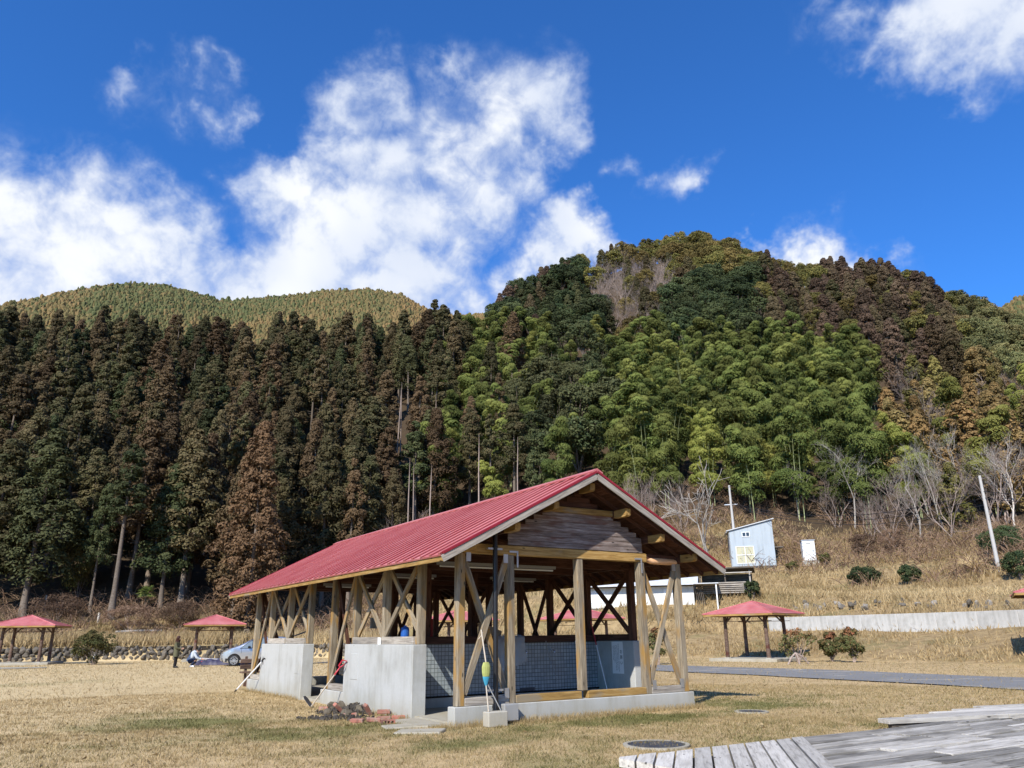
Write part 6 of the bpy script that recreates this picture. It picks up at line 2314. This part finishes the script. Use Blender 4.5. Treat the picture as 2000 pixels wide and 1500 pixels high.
side_poly([(1.05, .965), (2.56, .975), (2.54, 1.585), (2.04, 1.55), (1.62, 1.40)], .004, MAT['black'], 'window_trim', sides=(-1, 1))
for xa in (1.16, 2.54):
    side_poly([(xa, .32), (xa + .014, .32), (xa + .014, .97), (xa, .97)], .005, MAT['dark'], 'door_seam', sides=(-1, 1))
side_poly([(.14, .26), (.40, .24), (.42, .44), (.10, .46)], .008, MAT['black'], 'bumper_vent', sides=(-1, 1))
side_poly([(1.12, .99), (1.75, 1.00), (1.75, 1.40), (1.62, 1.36)], .008, MAT['carglass'], 'quarter_window', sides=(-1, 1))
side_poly([(1.80, 1.0), (2.48, 1.01), (2.48, 1.55), (2.05, 1.52), (1.80, 1.42)], .008, MAT['carglass'], 'door_window', sides=(-1, 1))
side_poly([(2.60, .30), (3.38, .30), (3.40, 1.53), (2.60, 1.56)], .006, MAT['dark'], 'door_opening_shade')  # flat dark panel on the closed body, painted shade of the cabin
side_poly([(3.50, 1.02), (3.95, 1.04), (3.80, 1.42), (3.50, 1.50)], .008, MAT['carglass'], 'rear_window', sides=(-1, 1))
side_poly([(1.15, .60), (2.5, .70), (2.5, .72), (1.15, .62)], .012, MAT['rooftrim'] if False else MAT['car'], 'crease')
side_poly([(1.10, .26), (3.05, .26), (3.05, .34), (1.10, .34)], .02, MAT['car'], 'sill_trim', sides=(-1, 1))
m = MB()
m.add([(1.06, -.60, 1.18), (1.06, .60, 1.18), (1.98, .52, 1.585), (1.98, -.52, 1.585)], [[0, 1, 2, 3]])
m.build('windscreen', MAT['carglass'], car)
side_poly([(.10, .66), (.52, .74), (.60, .86), (.30, .84)], .01, MAT['lamp'], 'headlamp', sides=(-1, 1))
m = MB(); m.box((1.52, -1.02, 1.0), (1.66, -.84, 1.12), ch=.03); m.build('mirror', MAT['black'], car)
m = MB(); m.box((-.015, -.5, .36), (.02, .5, .52)); m.build('grille', MAT['black'], car)
m = MB(); m.tube([(2.3, -HW - .012, .84), (2.46, -HW - .012, .84)], .014, 6); m.build('door_handle', MAT['chrome'], car)
m = MB(); m.add([(3.9, -.62, 1.60), (3.9, .62, 1.60), (4.75, .60, 1.92), (4.75, -.60, 1.92), (3.9, -.62, 1.54), (3.9, .62, 1.54), (4.78, .60, 1.84), (4.78, -.60, 1.84)], [[0, 1, 2, 3], [7, 6, 5, 4], [0, 3, 7, 4], [1, 5, 6, 2], [2, 6, 7, 3], [0, 4, 5, 1]])
m.build('tailgate', MAT['black'], car)
for x in (.80, 3.32):
    for s_ in (-1, 1):
        side = s_ * (HW - .09)
        ac = MB()
        th = np.linspace(0, math.pi, 15)
        v = [(x + math.cos(a) * .375, s_ * (HW + .006), .33 + math.sin(a) * .375) for a in th]
        ac.add(v + [(p_[0], s_ * (HW - .25), p_[2]) for p_ in v], [list(range(15))] + [[i_, i_ + 1, 16 + i_, 15 + i_] for i_ in range(14)])
        ac.build('wheel_arch', MAT['dark'], car)
        whl = bpy.data.objects.new('wheel', MB().lathe([(.22, -.10), (.29, -.105), (.322, -.07), (.325, 0), (.322, .07), (.29, .105), (.22, .10)], 28).mesh('tyre', True))
        COL.objects.link(whl); whl.data.materials.append(MAT['tyre']); whl.parent = car
        whl.location = (x, s_ * (HW - .075), .325); whl.rotation_euler = (R(90), 0, 0)
        rm = MB()
        rm.lathe([(.225, .06), (.225, .095), (.20, .095), (.19, .07)], 28)
        rm.lathe([(.0, .085), (.05, .085), (.05, .05)], 12)
        for k in range(10):
            Mr = Matrix.Rotation(k * math.pi / 5, 4, 'Z')
            rm.box((.04, -.014, .06), (.205, .014, .085), M=Mr)
        o = rm.build('rim', MAT['rim'], whl, rot=(0 if s_ < 0 else math.pi, 0, 0))
        bk = MB(); bk.lathe([(.22, .03), (0, .03)], 20); bk.build('hub_shadow', MAT['dark'], whl, rot=(0 if s_ < 0 else math.pi, 0, 0))

# ------------------------------------------------------------------ crumpled tent sheet on the ground
tp = gnd(430, 1299)
tv = unit(np.array([.95, .30])); tw_ = np.array([-tv[1], tv[0]])
nu, nv_ = 60, 22
g = np.random.default_rng(101)
U, V = np.meshgrid(np.linspace(-1.5, 2.3, nu), np.linspace(-.7, .7, nv_))
hgt = .10 + .26 * np.exp(-((U - .1) / .8) ** 2 - (V / .45) ** 2) + .16 * np.exp(-((U + 1.0) / .4) ** 2 - (V / .4) ** 2)
ridg = np.abs(np.sin(U * 7 + 2 * V + vnoise(U + 9, V + 9, .5, 61) * 5)) * .12 + vnoise(U + 20, V + 20, .22, 62) * .12
edge = np.minimum(1, np.minimum((U + 1.5) / .2, np.minimum((2.3 - U) / .5, (.7 - np.abs(V)) / .15)))
Z = np.maximum(0, (hgt * .7 + ridg * .8) * np.clip(edge, 0, 1)) + .025
Vw = V * (1 + .25 * np.sin(U * 2.1))
P = np.stack([tp[0] + tv[0] * U + tw_[0] * Vw, tp[1] + tv[1] * U + tw_[1] * Vw, Z], -1)
m = MB()
i = np.arange(nv_ - 1)[:, None] * nu; j = np.arange(nu - 1)[None]
m.add(P.reshape(-1, 3), np.stack([i + j, i + j + 1, i + nu + j + 1, i + nu + j], -1).reshape(-1, 4))
ten = thing('tent_sheet', 'crumpled dark purple tent sheet spread beside the crouching person', 'tent', (0, 0, 0))
m.build('fabric', plain('dark_violet_nylon', (.055, .05, .085), .55, .4, 0, .3), ten, smooth=True)
a = tp[:2] - tv * 1.2; b = tp[:2] + tv * .3
MB().tube([(a[0], a[1], .42), (b[0], b[1], .30)], .035, 6).build('pole_bag', plain('grey_white_cloth', (.55, .52, .52), .8, .2), ten)
MB().tube([(*(tp[:2] - tv * 1.1 - tw_ * .3), .22), (*(tp[:2] - tv * .7 - tw_ * .35), .16)], .05, 6).build('strap', MAT['redbox'], ten)

# ------------------------------------------------------------------ people
def skin_body(name, J, E_, root, mat, parent, sub=2):
    """one continuous body grown over a skeleton: J = {joint: (pos, radius)}"""
    keys = list(J)
    me = bpy.data.meshes.new(name)
    me.from_pydata([J[k][0] for k in keys], [(keys.index(a), keys.index(b)) for a, b in E_], [])
    o = mk(name, me, mat, parent)
    sk = o.modifiers.new('Skin', 'SKIN')
    sk.use_smooth_shade = True
    for k, d in zip(keys, me.skin_vertices[0].data):
        d.radius = (J[k][1], J[k][1])
        d.use_root = (k == root)
    ss = o.modifiers.new('Subdivision', 'SUBSURF'); ss.levels = sub; ss.render_levels = sub
    me.materials[0] = mat
    return o


def hand(J, E_, wrist, tag_, pos, d, side):
    """palm and five separate bent fingers"""
    d = unit(np.array(d, float)); s = unit(np.array(side, float)); n_ = np.cross(d, s)
    pos = np.array(pos, float)
    J['palm' + tag_] = (tuple(pos + d * .055), .026); E_.append((wrist, 'palm' + tag_))
    for k, (off, L) in enumerate(((-.03, .062), (-.010, .075), (.010, .072), (.029, .055))):
        a = pos + d * .088 + s * off
        b = a + d * L * .5 + n_ * .012; c = b + d * L * .35 + n_ * .028
        for q_, (pt, r_) in enumerate(((a, .010), (b, .009), (c, .008))):
            J['f%d%d%s' % (k, q_, tag_)] = (tuple(pt), r_)
        E_ += [('palm' + tag_, 'f%d0%s' % (k, tag_)), ('f%d0%s' % (k, tag_), 'f%d1%s' % (k, tag_)), ('f%d1%s' % (k, tag_), 'f%d2%s' % (k, tag_))]
    a = pos + d * .035 - s * .035; b = a + d * .03 - s * .02 + n_ * .015; 
    J['t0' + tag_] = (tuple(a), .011); J['t1' + tag_] = (tuple(b), .009)
    E_ += [('palm' + tag_, 't0' + tag_), ('t0' + tag_, 't1' + tag_)]


SKINM = plain('skin', (.52, .32, .23), .6, .35)


def head_detail(parent, c, yaw, mat_hair, long_hair):
    """eyes, nose, mouth, ears and hair; c = head centre, face looks along +x rotated by yaw"""
    M_ = Matrix.Translation(c) @ Matrix.Rotation(yaw, 4, 'Z')
    f = MB()
    for s_ in (-1, 1):
        f.tube([(M_ @ Vector((.092, s_ * .032, .01))), (M_ @ Vector((.100, s_ * .032, .01)))], .010, 8)
    f.build('eyes', MAT['ink'], parent)
    f = MB(); f.add([tuple(M_ @ Vector(p_)) for p_ in ((.095, -.014, -.03), (.095, .014, -.03), (.122, 0, -.03), (.098, 0, .02))], [[0, 2, 3], [2, 1, 3], [0, 1, 2]]); f.build('nose', SKINM, parent)
    f = MB(); f.tube([tuple(M_ @ Vector((.097, -.022, -.058))), tuple(M_ @ Vector((.101, 0, -.06))), tuple(M_ @ Vector((.097, .022, -.058)))], .006, 5); f.build('mouth', MAT['redgrip'], parent)
    f = MB()
    for s_ in (-1, 1):
        f.tube([tuple(M_ @ Vector((-.005, s_ * .082, -.02))), tuple(M_ @ Vector((-.005, s_ * .092, .02)))], .013, 6)
    f.build('ears', SKINM, parent)
    h = MB()
    n_ = 14
    rows_ = []
    for el in np.linspace(1.57, -.5 if not long_hair else -.35, 8):
        rows_.append((math.cos(el) * .108, math.sin(el) * .125))
    v = []
    for r_, z in rows_:
        for k in range(n_):
            a = 2 * math.pi * k / n_
            cut = .72 if (math.cos(a) > .45 and z < .055) else 1.0
            v.append(tuple(M_ @ Vector((math.cos(a) * r_ * cut - .008, math.sin(a) * r_, z + .015))))
    F = [[i_ * n_ + j_, i_ * n_ + (j_ + 1) % n_, (i_ + 1) * n_ + (j_ + 1) % n_, (i_ + 1) * n_ + j_] for i_ in range(7) for j_ in range(n_)]
    h.add(v, F)
    if long_hair:
        for k in range(9):
            a = 1.1 + k * (2 * math.pi - 2.2) / 8
            p0 = M_ @ Vector((math.cos(a) * .085, math.sin(a) * .09, .0)); p1 = M_ @ Vector((math.cos(a) * .11 - .01, math.sin(a) * .11, -.16)); p2 = M_ @ Vector((math.cos(a) * .09 - .01, math.sin(a) * .11, -.30))
            h.tube([tuple(p0), tuple(p1), tuple(p2)], [.035, .045, .015], 6)
    h.build('hair', mat_hair, parent, smooth=True)


# standing woman, facing right, hands together in front
pw1 = gnd(341, 1304.5)
w1 = thing('person', 'standing person in a long olive coat with dark trousers and brown hair, facing the tent', 'person', (pw1[0], pw1[1], 0), R(10))
J = {'pel': ((0, 0, .90), .13), 'ab': ((0, 0, 1.05), .11), 'ch': ((-.01, 0, 1.25), .125), 'nk0': ((0, 0, 1.40), .055), 'nk': ((.015, 0, 1.46), .048), 'hd0': ((.03, 0, 1.53), .085), 'hd': ((.03, 0, 1.60), .088), 'hd1': ((.025, 0, 1.655), .06)}
E_ = [('pel', 'ab'), ('ab', 'ch'), ('ch', 'nk0'), ('nk0', 'nk'), ('nk', 'hd0'), ('hd0', 'hd'), ('hd', 'hd1')]
for s_, t_ in ((-1, 'R'), (1, 'L')):
    J['sh' + t_] = ((-.01, s_ * .165, 1.35), .055); J['el' + t_] = ((.02, s_ * .20, 1.08), .042); J['wr' + t_] = ((.24, s_ * .08, 1.04), .028)
    J['hip' + t_] = ((0, s_ * .085, .85), .085); J['kn' + t_] = ((.01, s_ * .09, .48), .055); J['an' + t_] = ((-.01, s_ * .09, .09), .038); J['to' + t_] = ((.13, s_ * .10, .035), .032)
    E_ += [('ch', 'sh' + t_), ('sh' + t_, 'el' + t_), ('el' + t_, 'wr' + t_), ('pel', 'hip' + t_), ('hip' + t_, 'kn' + t_), ('kn' + t_, 'an' + t_), ('an' + t_, 'to' + t_)]
    hand(J, E_, 'wr' + t_, t_, J['wr' + t_][0], (1, -s_ * .45, -.05), (0, -s_ * .2, 1))
skin_body('body', J, E_, 'pel', SKINM, w1)
olive_cloth = plain('olive_coat_cloth', (.115, .11, .065), .9, .15, 0, .35)
darkcl = plain('black_trouser_cloth', (.018, .017, .018), .9, .15, 0, .3)
m = MB()
prof = [(.60, .235, .165), (.75, .225, .16), (.95, .205, .15), (1.10, .195, .145), (1.25, .205, .15), (1.36, .195, .12), (1.43, .09, .08)]
n_ = 18
V = []
for z, ry, rx in prof:
    for k in range(n_):
        a = 2 * math.pi * k / n_
        V.append((math.cos(a) * rx * (1 + .04 * math.sin(5 * a + z * 9)), math.sin(a) * ry, z))
m.add(V, [[i_ * n_ + j_, i_ * n_ + (j_ + 1) % n_, (i_ + 1) * n_ + (j_ + 1) % n_, (i_ + 1) * n_ + j_] for i_ in range(len(prof) - 1) for j_ in range(n_)])
for s_ in (-1, 1):
    m.tube([(-.01, s_ * .15, 1.37), (0, s_ * .20, 1.24), (.02, s_ * .215, 1.07), (.13, s_ * .16, 1.03), (.225, s_ * .09, 1.04)], [.075, .075, .066, .058, .05], 10)
m.build('coat', olive_cloth, w1, smooth=True)
m = MB()
for s_ in (-1, 1):
    m.tube([(0, s_ * .085, .88), (.01, s_ * .09, .50), (-.01, s_ * .09, .09)], [.105, .078, .062], 10)
m.build('trousers', darkcl, w1, smooth=True)
for s_ in (-1, 1):
    m = MB(); m.tube([(-.06, s_ * .09, .045), (.05, s_ * .095, .05), (.15, s_ * .10, .035)], [.048, .052, .036], 8); m.build('shoe', MAT['black'], w1, smooth=True)
head_detail(w1, (.03, 0, 1.585), R(-8), plain('dark_brown_hair', (.045, .016, .012), .6, .3), True)

# crouching person, bent over the tent
pw2 = gnd(371, 1303)
w2 = thing('person', 'crouching person in a pale grey hooded top and navy trousers working on the tent', 'person', (pw2[0], pw2[1], 0), R(12))
J = {'pel': ((-.05, 0, .33), .14), 'ab': ((.02, 0, .50), .12), 'ch': ((.13, 0, .70), .13), 'nk0': ((.25, 0, .82), .06), 'nk': ((.31, 0, .86), .05), 'hd0': ((.38, 0, .90), .085), 'hd': ((.42, 0, .95), .088), 'hd1': ((.42, 0, 1.0), .06)}
E_ = [('pel', 'ab'), ('ab', 'ch'), ('ch', 'nk0'), ('nk0', 'nk'), ('nk', 'hd0'), ('hd0', 'hd'), ('hd', 'hd1')]
for s_, t_ in ((-1, 'R'), (1, 'L')):
    J['sh' + t_] = ((.18, s_ * .19, .76), .06); J['el' + t_] = ((.34, s_ * .24, .52), .045); J['wr' + t_] = ((.58, s_ * .16, .44), .03)
    J['hip' + t_] = ((-.02, s_ * .10, .33), .095); J['kn' + t_] = ((.32, s_ * .17, .42), .065); J['an' + t_] = ((.06, s_ * .15, .09), .042); J['to' + t_] = ((.22, s_ * .16, .035), .034)
    E_ += [('ch', 'sh' + t_), ('sh' + t_, 'el' + t_), ('el' + t_, 'wr' + t_), ('pel', 'hip' + t_), ('hip' + t_, 'kn' + t_), ('kn' + t_, 'an' + t_), ('an' + t_, 'to' + t_)]
    hand(J, E_, 'wr' + t_, t_, J['wr' + t_][0], (1, -s_ * .3, -.25), (0, -s_ * .5, 1))
skin_body('body', J, E_, 'pel', SKINM, w2)
hood = plain('pale_grey_sweat_cloth', (.46, .50, .55), .9, .15, 0, .25)
navy = plain('navy_denim', (.03, .04, .075), .9, .15, 0, .3)
m = MB()
m.tube([(-.08, 0, .30), (-.02, 0, .42), (.05, 0, .56), (.14, 0, .72), (.22, 0, .80), (.28, 0, .85)], [.18, .185, .18, .185, .15, .08], 14)
for s_ in (-1, 1):
    m.tube([(.17, s_ * .14, .77), (.24, s_ * .23, .68), (.34, s_ * .25, .52), (.46, s_ * .21, .46), (.56, s_ * .165, .445)], [.08, .078, .068, .06, .048], 10)
m.tube([(.20, -.08, .86), (.16, 0, .88), (.20, .08, .86)], [.05, .06, .05], 8)
m.build('hooded_top', hood, w2, smooth=True)
m = MB()
for s_ in (-1, 1):
    m.tube([(-.08, s_ * .08, .31), (.10, s_ * .14, .39), (.33, s_ * .17, .43), (.24, s_ * .165, .28), (.06, s_ * .15, .10)], [.14, .115, .085, .078, .062], 10)
m.build('trousers', navy, w2, smooth=True)
for s_ in (-1, 1):
    m = MB(); m.tube([(.0, s_ * .15, .05), (.12, s_ * .155, .055), (.24, s_ * .16, .04)], [.05, .056, .038], 8); m.build('shoe', MAT['whitepaint'], w2, smooth=True)
head_detail(w2, (.41, 0, .93), 0, plain('black_hair', (.012, .011, .012), .6, .3), False)
